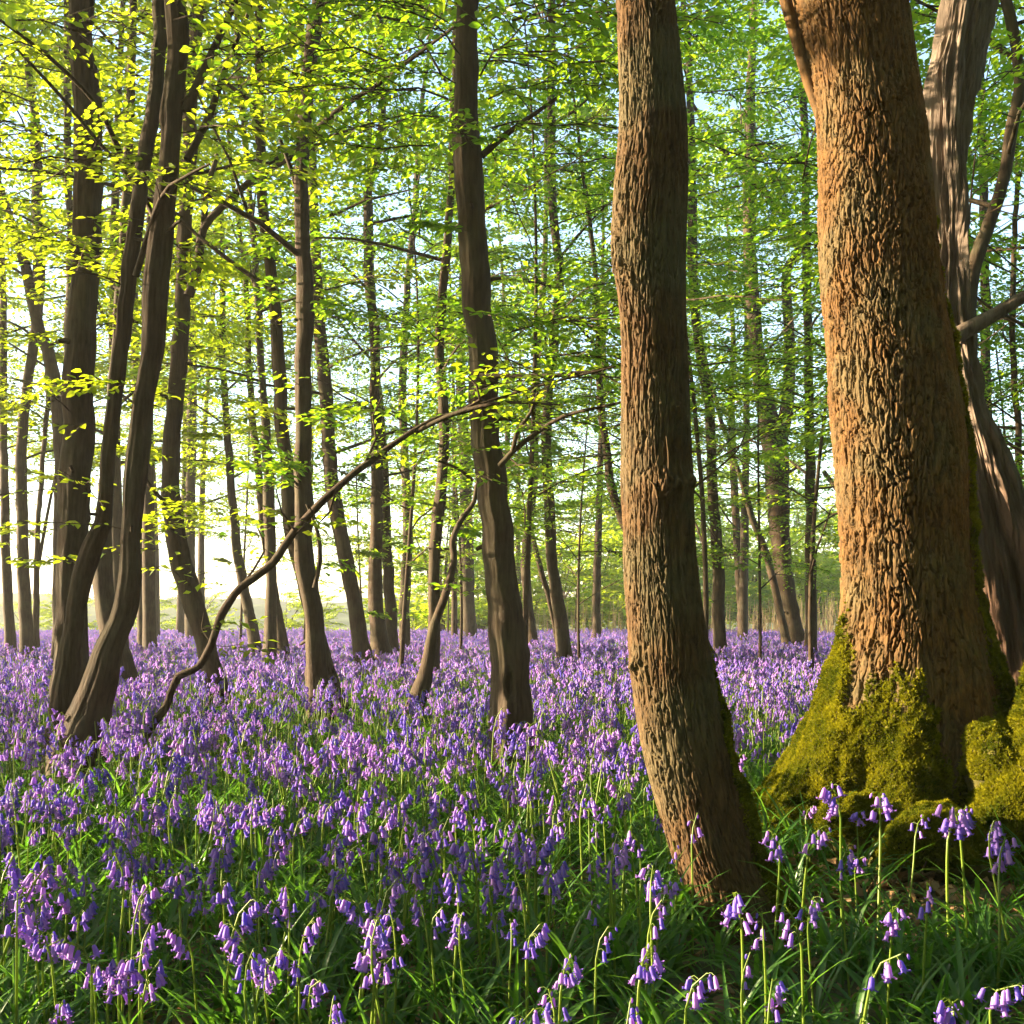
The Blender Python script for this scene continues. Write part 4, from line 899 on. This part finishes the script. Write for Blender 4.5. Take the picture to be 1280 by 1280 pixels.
# ---------- bluebells ---------------------------------------------------------
def bell_verts(L, sides=6, flare=1.0):
    rows = [(0, 0.0012), (0.12, 0.0036), (0.55, 0.0046), (0.86, 0.0050)]
    V = []; F = []
    for z, r in rows:
        for k in range(sides):
            a = k / sides * 2 * PI; V.append([r * math.cos(a), r * math.sin(a), -z * L])
    for i in range(len(rows) - 1):
        for k in range(sides):
            a, b = i * sides + k, i * sides + (k + 1) % sides; F.append([a, a + sides, b + sides, b])
    Q = np.array(F); tr = []
    for k in range(sides):                               # recurved petal tips
        a = (k + 0.5) / sides * 2 * PI; o = 3 * sides
        V.append([(0.0074 * flare) * math.cos(a), 0.0074 * flare * math.sin(a), -1.0 * L]); V.append([0.0092 * flare * math.cos(a), 0.0092 * flare * math.sin(a), -0.9 * L])
        t = 4 * sides + 2 * k
        tr.append([o + k, t, o + (k + 1) % sides]); tr.append([o + k, t + 1, t]); tr.append([o + (k + 1) % sides, t, t + 1])
    return np.array(V), Q, np.array(tr)

def bell_mesh(L, sides, flare, name='bell'):
    V, Q, Tn = bell_verts(L, sides, flare); return mk_mesh(name, V, [Q, Tn], [M_BELL], [0, 0], True)
def bud_mesh():
    V = []; n = 5
    for z, r in ((0, 0.001), (0.3, 0.003), (0.7, 0.0028), (1.0, 0.0006)):
        for k in range(n): V.append([r * math.cos(k / n * 2 * PI), r * math.sin(k / n * 2 * PI), -z * 0.013])
    Q = [[i * n + k, (i + 1) * n + k, (i + 1) * n + (k + 1) % n, i * n + (k + 1) % n] for i in range(3) for k in range(n)]
    return mk_mesh('bud', np.array(V), [np.array(Q)], [M_BELL])
BELLS = [bell_mesh(0.023, 6, 1.15), bell_mesh(0.021, 6, 1.35), bell_mesh(0.025, 6, 1.0)]
BUD = bud_mesh()

def bluebell_form(seed, few=False):
    """stem path, list of bells (kind, position, direction of hanging, scale)"""
    g = np.random.default_rng(seed); h = g.uniform(0.30, 0.40); nod = g.uniform(0.02, 0.05); lean = g.normal() * 0.03
    ts = np.linspace(0, 1, 9)
    x = lean * ts + nod * np.clip((ts - 0.72) / 0.28, 0, 1) ** 2
    z = h * ts - 0.5 * nod * np.clip((ts - 0.85) / 0.15, 0, 1) ** 2
    stem = np.stack([x, 0.01 * np.sin(ts * 3 + seed) * ts, z, np.interp(ts, [0, 0.7, 1], [0.0030, 0.0024, 0.0012])], 1)
    nb = int(g.integers(3, 6)) if few else int(g.integers(7, 13)); B = []; ped = []
    for k in range(nb):
        t = 0.79 + 0.21 * (k + 0.5) / nb
        p = np.array([np.interp(t, ts, stem[:, j]) for j in range(3)])
        a = g.normal() * 1.1; out = 0.010 + 0.010 * g.random()
        dirn = np.array([math.cos(a), math.sin(a), 0])
        e = p + dirn * out + [0, 0, 0.002 - 0.006 * (1 - t)]
        ped.append(np.array([[*p, 0.0009], [*(p + dirn * out * 0.6 + [0, 0, 0.005]), 0.0008], [*e, 0.0008]]))
        hang = norm(np.array([dirn[0] * g.uniform(0.05, 0.6), dirn[1] * g.uniform(0.05, 0.6), -1.0]))
        kind = 3 if (k >= nb - 2 and g.random() < 0.6) else int(g.integers(3))
        B.append((kind, e, hang, g.uniform(0.78, 1.12)))
    ac = Acc(); ac.add(*tube(stem, 5))
    for q in ped: ac.add(*tube(q, 3))
    return ac, B
FORMS = [bluebell_form(400 + k) for k in range(10)] + [bluebell_form(450 + k, True) for k in range(4)]
STEMS = [f[0].mesh('stem', [M_STEM]) for f in FORMS]

def hang_matrix(h):
    z = -h; x = norm(np.cross([0.3, 1, 0.1], z)); y = np.cross(z, x); return np.stack([x, y, z], 1)

def merged_bluebell(k, lod):
    ac = Acc(); f = FORMS[k]
    for v, ff in zip([np.concatenate(f[0].V)], [f[0].F]): ac.add(v, ff, 0)
    for kind, e, hg, sc in f[1]:
        if lod == 0: V, Q, Tn = bell_verts(0.023, 6, 1.2); fs = [Q, Tn]
        else:
            V = np.array([[0.0035 * math.cos(a), 0.0035 * math.sin(a), -0.001] for a in np.arange(4) * PI / 2] + [[0.0085 * math.cos(a), 0.0085 * math.sin(a), -0.023] for a in np.arange(4) * PI / 2])
            fs = [np.array([[i, 4 + i, 4 + (i + 1) % 4, (i + 1) % 4] for i in range(4)])]
        ac.add((V * sc) @ hang_matrix(hg).T + e, fs, 1)
    return ac.mesh('bluebell', [M_STEM, M_BELL])
CF_NEAR = make_variants('bluebell_near', [merged_bluebell(k, 0) for k in range(14)])
CF_FAR = make_variants('bluebell_far', [merged_bluebell(k, 1) for k in range(10)])

def tuft_mesh(seed, nleaf, seg):
    g = np.random.default_rng(seed); ac = Acc()
    for k in range(nleaf):
        a = g.uniform(0, 6.28); L = g.uniform(0.20, 0.36); w = g.uniform(0.0038, 0.0075); up = g.uniform(0.9, 1.45); bend = g.uniform(0.6, 2.3)
        t = np.linspace(0, 1, seg); ang = up - bend * t ** 1.5
        dx = np.cumsum(np.cos(ang)) / seg * L; dz = np.cumsum(np.sin(ang)) / seg * L
        dx -= dx[0]; dz -= dz[0]
        ca, sa = math.cos(a), math.sin(a); off = g.normal(size=2) * 0.015
        wd = w * np.array([0.8] + list(np.interp(t[1:], [0, 0.5, 1], [0.9, 1.0, 0.08])))
        c = np.stack([dx * ca + off[0], dx * sa + off[1], dz], 1); s = np.array([-sa, ca, 0])
        fold = np.stack([-np.sin(ang) * ca, -np.sin(ang) * sa, np.cos(ang)], 1) * wd[:, None] * 0.35
        V = np.concatenate([c - s * wd[:, None] + fold, c - fold * 0.3, c + s * wd[:, None] + fold])
        i = np.arange(seg - 1)
        ac.add(V, [np.stack([i, i + seg, i + seg + 1, i + 1], 1), np.stack([i + seg, i + 2 * seg, i + 2 * seg + 1, i + seg + 1], 1)])
    return ac.mesh('leaf_tuft', [M_STRAP])
CT = make_variants('leaf_tuft', [tuft_mesh(600 + k, 9, 7) for k in range(8)])
CT_FAR = make_variants('leaf_tuft_far', [tuft_mesh(650 + k, 8, 4) for k in range(6)])

gb = np.random.default_rng(21)
def scatter(n, dmin, dmax, margin=0.58):
    """n random points in the wedge the camera sees, uniform in area"""
    d = np.sqrt(gb.uniform(dmin ** 2, dmax ** 2, n)); t = gb.uniform(-1, 1, n)
    x = t * (margin * d + 0.4); return x, d
def clear_of(x, y, k=1.0):
    ok = np.ones(len(x), bool)
    for sx, sy, r in SPOTS: ok &= np.hypot(x - sx, y - sy) > r * k
    return ok
def density(x, y):
    px = x / y * FPX + 640
    d = np.ones_like(x)
    patch = vnoise(x * 0.9, y * 0.7, 0 * x, 44) * 0.6 + vnoise(x * 2.6, y * 2.6, 0 * x, 45) * 0.55
    d = np.clip(0.72 + 0.75 * patch, 0.04, 1)
    d = d * (1 - 0.2 * (1 - sstep(4.2, 6.0, y)))
    nearf = 1 - sstep(2.5, 3.4, y)
    side = np.interp(px, [380, 520, 760, 900], [1.5, 1.15, 1.0, 0.5])
    d = d * (1 - nearf) + d * side * nearf
    d = np.where((px > 850) & (y < 4.6) & (y > 2.2), d * 0.07, d)
    return d

# hero bluebells that the photo lets one pick out, by the pixel of the head and the distance
HERO = [(722, 1010, 3.0, 'tall bluebell lit pink just right of the foot of the slim trunk', 10, 1002), ]
hero_px = [(1000, 1035, 2.95, 'bluebell with one pink drooping head, standing alone left of the small moss knob'), (1055, 985, 3.0, 'bluebell whose head stands dark against the shaded oak base'), (1098, 975, 3.0, 'bluebell with spreading blue bells just above the small moss knob'),
           (1188, 955, 2.9, 'tallest bluebell, its head crossing the shaded oak roots before the mossy cushion'), (1208, 1000, 2.85, 'full-headed blue bluebell right beside the tallest one'), (1062, 1062, 2.7, 'pale pink bluebell before the dead leaves under the moss knob'),
           (966, 1050, 2.9, 'bluebell with a single blue head at the shaded foot of the slim trunk'), (1245, 1060, 2.6, 'bluebell with a bright head before the mossy trunk at the right edge'), (1272, 1035, 2.75, 'bluebell at the right edge in front of the mossy trunk'),
           (925, 1130, 2.2, 'large bluebell cluster drooping before the foot of the slim trunk'), (955, 1160, 2.15, 'bluebell leaning out of the large cluster by the slim trunk'), (1155, 1105, 2.4, 'blue-violet bluebell in the shade below the mossy cushion'),
           (932, 1205, 1.95, 'sunlit lilac bluebell with two stacked heads below the slim trunk'), (962, 1235, 1.85, 'bluebell with a wide open head low beneath the slim trunk'), (1062, 1190, 2.0, 'bluebell with one plump bell and a withered bud in the dark leaves'),
           (1110, 1135, 2.3, 'bluebell with narrow hanging blue bells in the shade left of centre of the mossy cushion'), (1190, 1255, 1.78, 'pale bluebell head cut off by the bottom edge below the mossy cushion'), (800, 1205, 1.95, 'bluebell with curled lilac head left of the foot of the slim trunk'), (850, 1225, 1.9, 'bluebell bending left with a curled stem below the slim trunk'), (682, 1260, 1.75, 'bluebell head lying along the bottom edge left of the slim trunk')]

def place_bluebell(k, x, y, rz, sc, label, group=None):
    z = float(ground_h(np.array([x]), np.array([y]))[0])
    o = tag(empty('bluebell', (x, y, z), rz), label, 'flower', group); o.scale = (sc,) * 3
    mobj('stem', STEMS[k], o)
    for kind, e, hg, s in FORMS[k][1]:
        b = mobj('bud' if kind == 3 else 'bell', BUD if kind == 3 else BELLS[kind], o)
        m = hang_matrix(hg); b.location = e; b.scale = (s,) * 3
        b.rotation_euler = mathutils.Matrix(m.tolist()).to_euler()
n_ind = 0
for i, (px, py, d, lb) in enumerate(hero_px):
    h = (CAMH + (HOR - py) * d / FPX); k = i % 14
    top = max(p[2] for p in FORMS[k][0].V[0])
    place_bluebell(k, (px - 640) * d / FPX, d, gb.uniform(0, 6.28), float(np.clip(h / top, 0.7, 1.45)), lb); n_ind += 1

x1, y1 = scatter(int(100 * 0.58 * (9 ** 2 - 1.45 ** 2) * 1.15), 1.45, 9.0)
x2, y2 = scatter(int(75 * 0.58 * (22 ** 2 - 9.0 ** 2)), 9.0, 22.0, 0.54)
x3, y3 = scatter(int(42 * 0.58 * (48 ** 2 - 22 ** 2)), 22.0, 48.0, 0.5)
X = np.concatenate([x1, x2, x3]); Y = np.concatenate([y1, y2, y3])
keep = (gb.random(len(X)) < density(X, Y)) & clear_of(X, Y)
X, Y = X[keep], Y[keep]
PXX = X / Y * FPX + 640
PYY = HOR + (CAMH - 0.33) * FPX / Y
vis = (PXX > -10) & (PXX < 1290) & (PYY < 1300)
order = np.argsort(np.where(vis, Y, 99))
ind = order[:300 - n_ind]; rest = np.ones(len(X), bool); rest[ind] = False
for q in ind:
    px, py = PXX[q], PYY[q]
    if px < 330 and py > 1080: lb, gr = 'lilac bluebell in the sunlit clump at the bottom left corner', 'bluebells in the bottom left clump'
    elif px < 330: lb, gr = 'violet bluebell in the darker band above the bottom left clump', 'bluebells above the bottom left clump'
    elif px < 620 and py > 1080: lb, gr = 'bluebell among dark strap leaves at the bottom, left of the middle', 'bluebells at the bottom left of the middle'
    elif px < 620: lb, gr = 'bluebell in the near drift left of the middle', 'bluebells in the near drift left of the middle'
    elif px < 860: lb, gr = 'bluebell in the sunlit drift just left of the slim curving trunk', 'bluebells left of the slim trunk'
    else: lb, gr = 'scattered bluebell in the shade in front of the oak and its moss', 'scattered bluebells in front of the oak'
    k = int(gb.integers(14)) if px > 500 else int(gb.integers(10))
    place_bluebell(k, float(X[q]), float(Y[q]), gb.uniform(0, 6.28), gb.uniform(0.82, 1.15), lb, gr)
X, Y = X[rest], Y[rest]; Z = ground_h(X, Y); n = len(X)
rot = np.stack([gb.normal(size=n) * 0.13, gb.normal(size=n) * 0.13, gb.uniform(0, 6.28, n)], 1)
scl = np.clip(gb.normal(1.0, 0.16, n), 0.55, 1.35) * (1 + 0.12 * vnoise(X * 0.8, Y * 0.8, 0 * X, 46))
nr_ = Y < 9.0
o = instancer('bluebell_carpet', np.stack([X, Y, Z], 1)[nr_], rot[nr_], scl[nr_], gb.integers(0, 14, n)[nr_], CF_NEAR); tag(o, 'dense carpet of violet bluebells through the near wood', 'bluebells', kind='stuff')
o = instancer('bluebell_drift', np.stack([X, Y, Z], 1)[~nr_], rot[~nr_], scl[~nr_], gb.integers(0, 10, n)[~nr_], CF_FAR); tag(o, 'hazy violet drift of bluebells reaching to the far edge of the wood', 'bluebells', kind='stuff')

# strap leaves
x1, y1 = scatter(int(125 * 0.6 * (5.5 ** 2 - 1.2 ** 2)), 1.2, 5.5, 0.6)
x2, y2 = scatter(int(34 * 0.58 * (14 ** 2 - 5.5 ** 2)), 5.5, 14)
x3, y3 = scatter(int(10 * 0.58 * (48 ** 2 - 14 ** 2)), 14, 48, 0.54)
pxx = x1 / y1 * FPX + 640; ok = clear_of(x1, y1, 0.85) & ~((pxx > 930) & (y1 > 2.95) & (y1 < 4.7) & (gb.random(len(x1)) < 0.6)); x1, y1 = x1[ok], y1[ok]
X = np.concatenate([x2, x3]); Y = np.concatenate([y2, y3]); ok = clear_of(X, Y, 0.9); X, Y = X[ok], Y[ok]
def tufts(name, X, Y, coll, nv, label, s0=0.8, s1=1.25):
    n = len(X); Z = ground_h(X, Y)
    o = instancer(name, np.stack([X, Y, Z], 1), np.stack([gb.normal(size=n) * 0.12, gb.normal(size=n) * 0.12, gb.uniform(0, 6.28, n)], 1), gb.uniform(s0, s1, n), gb.integers(0, nv, n), coll)
    tag(o, label, 'leaves', kind='stuff')
tufts('strap_leaves', x1, y1, CT, 8, 'glossy dark green strap leaves of the near bluebells')
tufts('undergrowth', X, Y, CT_FAR, 6, 'green leaves under the bluebells deeper in the wood')

# dead leaves around the oak's foot
def dead_leaf(seed):
    g = np.random.default_rng(seed); n = 5
    t = np.linspace(0, 1, n); w = 0.32 * np.sin(PI * np.clip(t, 0.04, 0.98)) ** 0.7; cz = 0.25 * g.normal() * np.sin(PI * t) + 0.1 * g.normal(size=n)
    V = np.concatenate([np.stack([t, -w, cz + 0.14 * g.normal(size=n) * w * 2], 1), np.stack([t, 0 * t, cz - 0.06], 1), np.stack([t, w, cz + 0.14 * g.normal(size=n) * w * 2], 1)])
    i = np.arange(n - 1)
    return mk_mesh('dead_leaf', V, [np.stack([i, i + n, i + n + 1, i + 1], 1), np.stack([i + n, i + 2 * n, i + 2 * n + 1, i + n + 1], 1)], [M_LITTER])
CD = make_variants('dead_leaf', [dead_leaf(700 + k) for k in range(6)])
n = 650
px = gb.normal(1085, 80, n); d = gb.uniform(3.0, 4.6, n); X = (px - 640) * d / FPX; Z = ground_h(X, d) + 0.01 + 0.05 * gb.random(n) ** 2
o = instancer('leaf_litter', np.stack([X, d, Z], 1), np.stack([gb.normal(size=n) * 0.5, gb.normal(size=n) * 0.5, gb.uniform(0, 6.28, n)], 1), gb.uniform(0.03, 0.065, n), gb.integers(0, 6, n), CD)
tag(o, 'brown dead leaves lying in the hollow between the oak roots', 'leaf litter', kind='stuff')

n = 1400
d = gb.uniform(1.4, 4.2, n); px = gb.uniform(-40, 1320, n); X = (px - 640) * d / FPX; Z = ground_h(X, d) + 0.008
o = instancer('scattered_leaves', np.stack([X, d, Z], 1), np.stack([gb.normal(size=n) * 0.35, gb.normal(size=n) * 0.35, gb.uniform(0, 6.28, n)], 1), gb.uniform(0.03, 0.075, n), gb.integers(0, 6, n), CD)
tag(o, 'old brown leaves scattered on the soil under the near bluebells', 'leaf litter', kind='stuff')
for px, d, a, L, lb in [(1105, 3.75, 0.3, 0.42, 'fallen stick lying across the dead leaves in front of the oak'), (1040, 3.55, -0.5, 0.30, 'short fallen stick on the dead leaves by the foot of the slim trunk'), (1150, 3.6, 2.6, 0.25, 'small broken stick below the mossy cushion')]:
    c = P(px, 0, d); q = np.array([[0.0, 0, 0.03, 0.009], [L * 0.35 * math.cos(a), L * 0.35 * math.sin(a), 0.05, 0.008], [L * 0.7 * math.cos(a + 0.2), L * 0.7 * math.sin(a + 0.2), 0.045, 0.006], [L * math.cos(a + 0.1), L * math.sin(a + 0.1), 0.06, 0.003]])
    o = tag(empty('fallen_stick', (c[0], d, 0)), lb, 'stick'); mobj('stick', mk_mesh('stick', *tube(catmull(q, 0.03), 7), [M_SLIM]), o)
    mobj('side_twig', mk_mesh('side_twig', *tube(np.array([[*q[1, :3], 0.005], [*(q[1, :3] + [0.04, 0.05, 0.04]), 0.003], [*(q[1, :3] + [0.07, 0.10, 0.05]), 0.0015]]), 5), [M_SLIM]), o)

# small fern left of the leaning stems
def fern():
    c = P(62, 838, 9.5); o = tag(empty('fern', (c[0], c[1], 0)), 'small bright green fern among the bluebells by the left stems', 'fern')
    g = np.random.default_rng(8)
    for k in range(7):
        a = k / 7 * 2 * PI + g.normal() * 0.2; n = 12; t = np.linspace(0, 1, n); L = g.uniform(0.45, 0.62)
        x = L * 0.75 * t; z = L * (1.05 * t - 0.45 * t ** 2); ac = Acc()
        c3 = np.stack([x * math.cos(a), x * math.sin(a), z], 1); s = np.array([-math.sin(a), math.cos(a), 0]); fw = np.array([math.cos(a), math.sin(a), 0.1])
        ac.add(*tube(np.c_[c3, np.linspace(0.004, 0.001, n)], 3))
        for i in range(1, n):
            w = 0.16 * math.sin(PI * min(1, 0.15 + 0.8 * t[i])) * L * 1.6
            for sg in (-1, 1):
                e = c3[i] + sg * s * w + fw * w * 0.35 - [0, 0, 0.1 * w]; m_ = (c3[i] + e) / 2; b = fw * 0.016
                ac.add(np.array([c3[i], m_ - b, e, m_ + b]), [np.array([[0, 1, 2, 3]])])
        mobj('frond', ac.mesh('frond', [M_FERN], False), o)
fern()

# dry stalks at the sunlit edge on the right
g = np.random.default_rng(12); ac = Acc()
for i in range(700):
    px = g.uniform(640, 1300) if i % 3 else g.uniform(930, 1060); d = g.uniform(40, 47); c = P(px, 0, d); c[2] = 0; h = g.uniform(0.6, 1.9); dx = g.normal() * 0.15
    ac.add(*tube(np.array([[c[0], c[1], -0.05, 0.012], [c[0] + dx * 0.4, c[1], h * 0.5, 0.010], [c[0] + dx, c[1] + g.normal() * 0.1, h, 0.004]]), 3))
tag(mobj('dry_stalks', ac.mesh('dry_stalks', [M_REED])), 'pale dry stalks at the sunlit far edge of the wood', 'dry stalks', kind='stuff')

# ---------- the rest of the wood, around and behind the viewer -----------------
def merged_tree(k):
    tr, br, cr = TEMPL[k]; me = bpy.data.meshes.new('wood_form')
    import bmesh
    bm = bmesh.new(); mats = []
    for m in (tr, br, cr):
        o0 = len(bm.faces); bm.from_mesh(m); bm.faces.ensure_lookup_table()
        for f in bm.faces[o0:]: f.material_index += len(mats)
        mats += list(m.materials)
    bm.to_mesh(me); bm.free()
    for m in mats: me.materials.append(m)
    return me
def merged_shrub(k):
    me = SHR[k][0].copy(); return me
CW = make_variants('wood_form', [merged_tree(k) for k in range(8)] + [merged_shrub(k) for k in (0, 2)])
gw = np.random.default_rng(33); pts = []
for i in range(4000):
    x, y = gw.uniform(-26, 30), gw.uniform(-26, 44)
    if y > 0 and abs(x) < 0.56 * y + 2.2: continue          # what the photo shows is built tree by tree
    if math.hypot(x, y) < 2.5: continue
    if x < -1.5 and y > -4.5: continue                       # the wood opens to the meadow on the sunny side
    if any(math.hypot(x - a, y - b) < 2.6 for a, b in pts): continue
    pts.append((x, y))
    if len(pts) >= 110: break
n0 = len(pts)
for i in range(3000):                                      # tall high-crowned trees along the sunny side, added to dapple sun and block sky
    x, y = gw.uniform(-19, -5), gw.uniform(-4, 24)
    if y > 0 and x > -0.56 * y - 2.5: continue
    sa = math.radians(SUN_AZ)                                # leave the sunlit lanes open to the oak, the moss and the slim trunk
    if any(abs((x - a) * math.cos(sa) - (y - b) * math.sin(sa)) < r for a, b, r in ((0.5, 3.25, 0.45), (1.5, 4.7, 0.5), (2.0, 4.1, 0.5), (-0.8, 2.0, 0.5))): continue
    if any(math.hypot(x - a, y - b) < 3.3 for a, b in pts): continue
    pts.append((x, y))
    if len(pts) >= n0 + 20: break
n1 = len(pts)
for i in range(2000):                                      # bushes under them on the shaded sides, added to cut the sky fill
    x, y = gw.uniform(-14, 16), gw.uniform(-14, 22)
    if y > -2.5 and x < 0.56 * y + 3.0: continue
    if y <= -2.5 and math.hypot(x, y) < 5: continue
    if any(math.hypot(x - a, y - b) < 1.9 for a, b in pts): continue
    pts.append((x, y))
    if len(pts) >= n1 + 46: break
pts.append((-6.2, 4.75)); pts = np.array(pts); n = len(pts)  # last one: unseen tree added to shade the slim trunk's top, dapple the oak
kind_ = gw.integers(0, 6, n); kind_[n0:] = 6; kind_[n1:] = 8 + np.arange(n - n1) % 2; kind_[-1] = 7
sc_ = gw.uniform(0.85, 1.2, n); sc_[-1] = 1.0
o = instancer('surrounding_wood', np.c_[pts, np.zeros(n)], np.stack([0 * pts[:, 0], 0 * pts[:, 0], gw.uniform(0, 6.28, n)], 1), sc_, kind_, CW)
tag(o, 'rest of the wood closing in beside and behind the viewer', 'wood', kind='stuff')

# ---------- morning haze under the trees ---------------------------------------
def haze(density):
    m = bpy.data.materials.new('haze'); m.use_nodes = True; nt = m.node_tree; nt.nodes.clear()
    out = nt.nodes.new('ShaderNodeOutputMaterial'); v = nt.nodes.new('ShaderNodeVolumePrincipled')
    v.inputs['Color'].default_value = (0.9, 0.9, 0.88, 1); v.inputs['Density'].default_value = density; v.inputs['Anisotropy'].default_value = 0.35
    nt.links.new(v.outputs[0], out.inputs['Volume'])
    a, b = np.array([-1250, -330, -6.0]), np.array([1250, 1150, 24.0])
    V = np.array([[x, y, z] for x in (a[0], b[0]) for y in (a[1], b[1]) for z in (a[2], b[2])])
    Q = np.array([[0, 1, 3, 2], [4, 6, 7, 5], [0, 4, 5, 1], [2, 3, 7, 6], [0, 2, 6, 4], [1, 5, 7, 3]])
    tag(mobj('haze', mk_mesh('haze', V, [Q], [m], smooth=False)), 'pale morning haze filling the wood', 'haze', kind='stuff')
haze(HAZE)

# ---------- tell the look-alike saplings and far trees apart by their order ------
ORD = 'first second third fourth fifth sixth seventh eighth ninth tenth eleventh twelfth thirteenth fourteenth fifteenth sixteenth seventeenth eighteenth'.split()
for grp, phrase in (('distant trees in the bright left mist', 'distant thin trees in the mist behind the left trunks'), ('distant trees behind the middle', 'thin distant trees in the green behind the middle trunks'),
                    ('distant trees on the right', 'distant trees in the green behind the oak'), ('saplings behind the left trunks', 'thin leafy saplings in mist behind the left trunks'),
                    ('saplings among the middle trunks', 'thin leafy saplings between the middle trunks'), ('saplings between the slim trunk and the oak', 'thin leafy saplings between the slim trunk and the oak'),
                    ('saplings beyond the dead tree', 'thin leafy saplings beyond the dead tree')):
    mem = sorted([o for o in S.objects if o.get('group') == grp], key=lambda o: o.location.x / o.location.y)
    for k, o in enumerate(mem):
        if k < len(ORD): o['label'] = ORD[k] + ' from the left of the ' + phrase
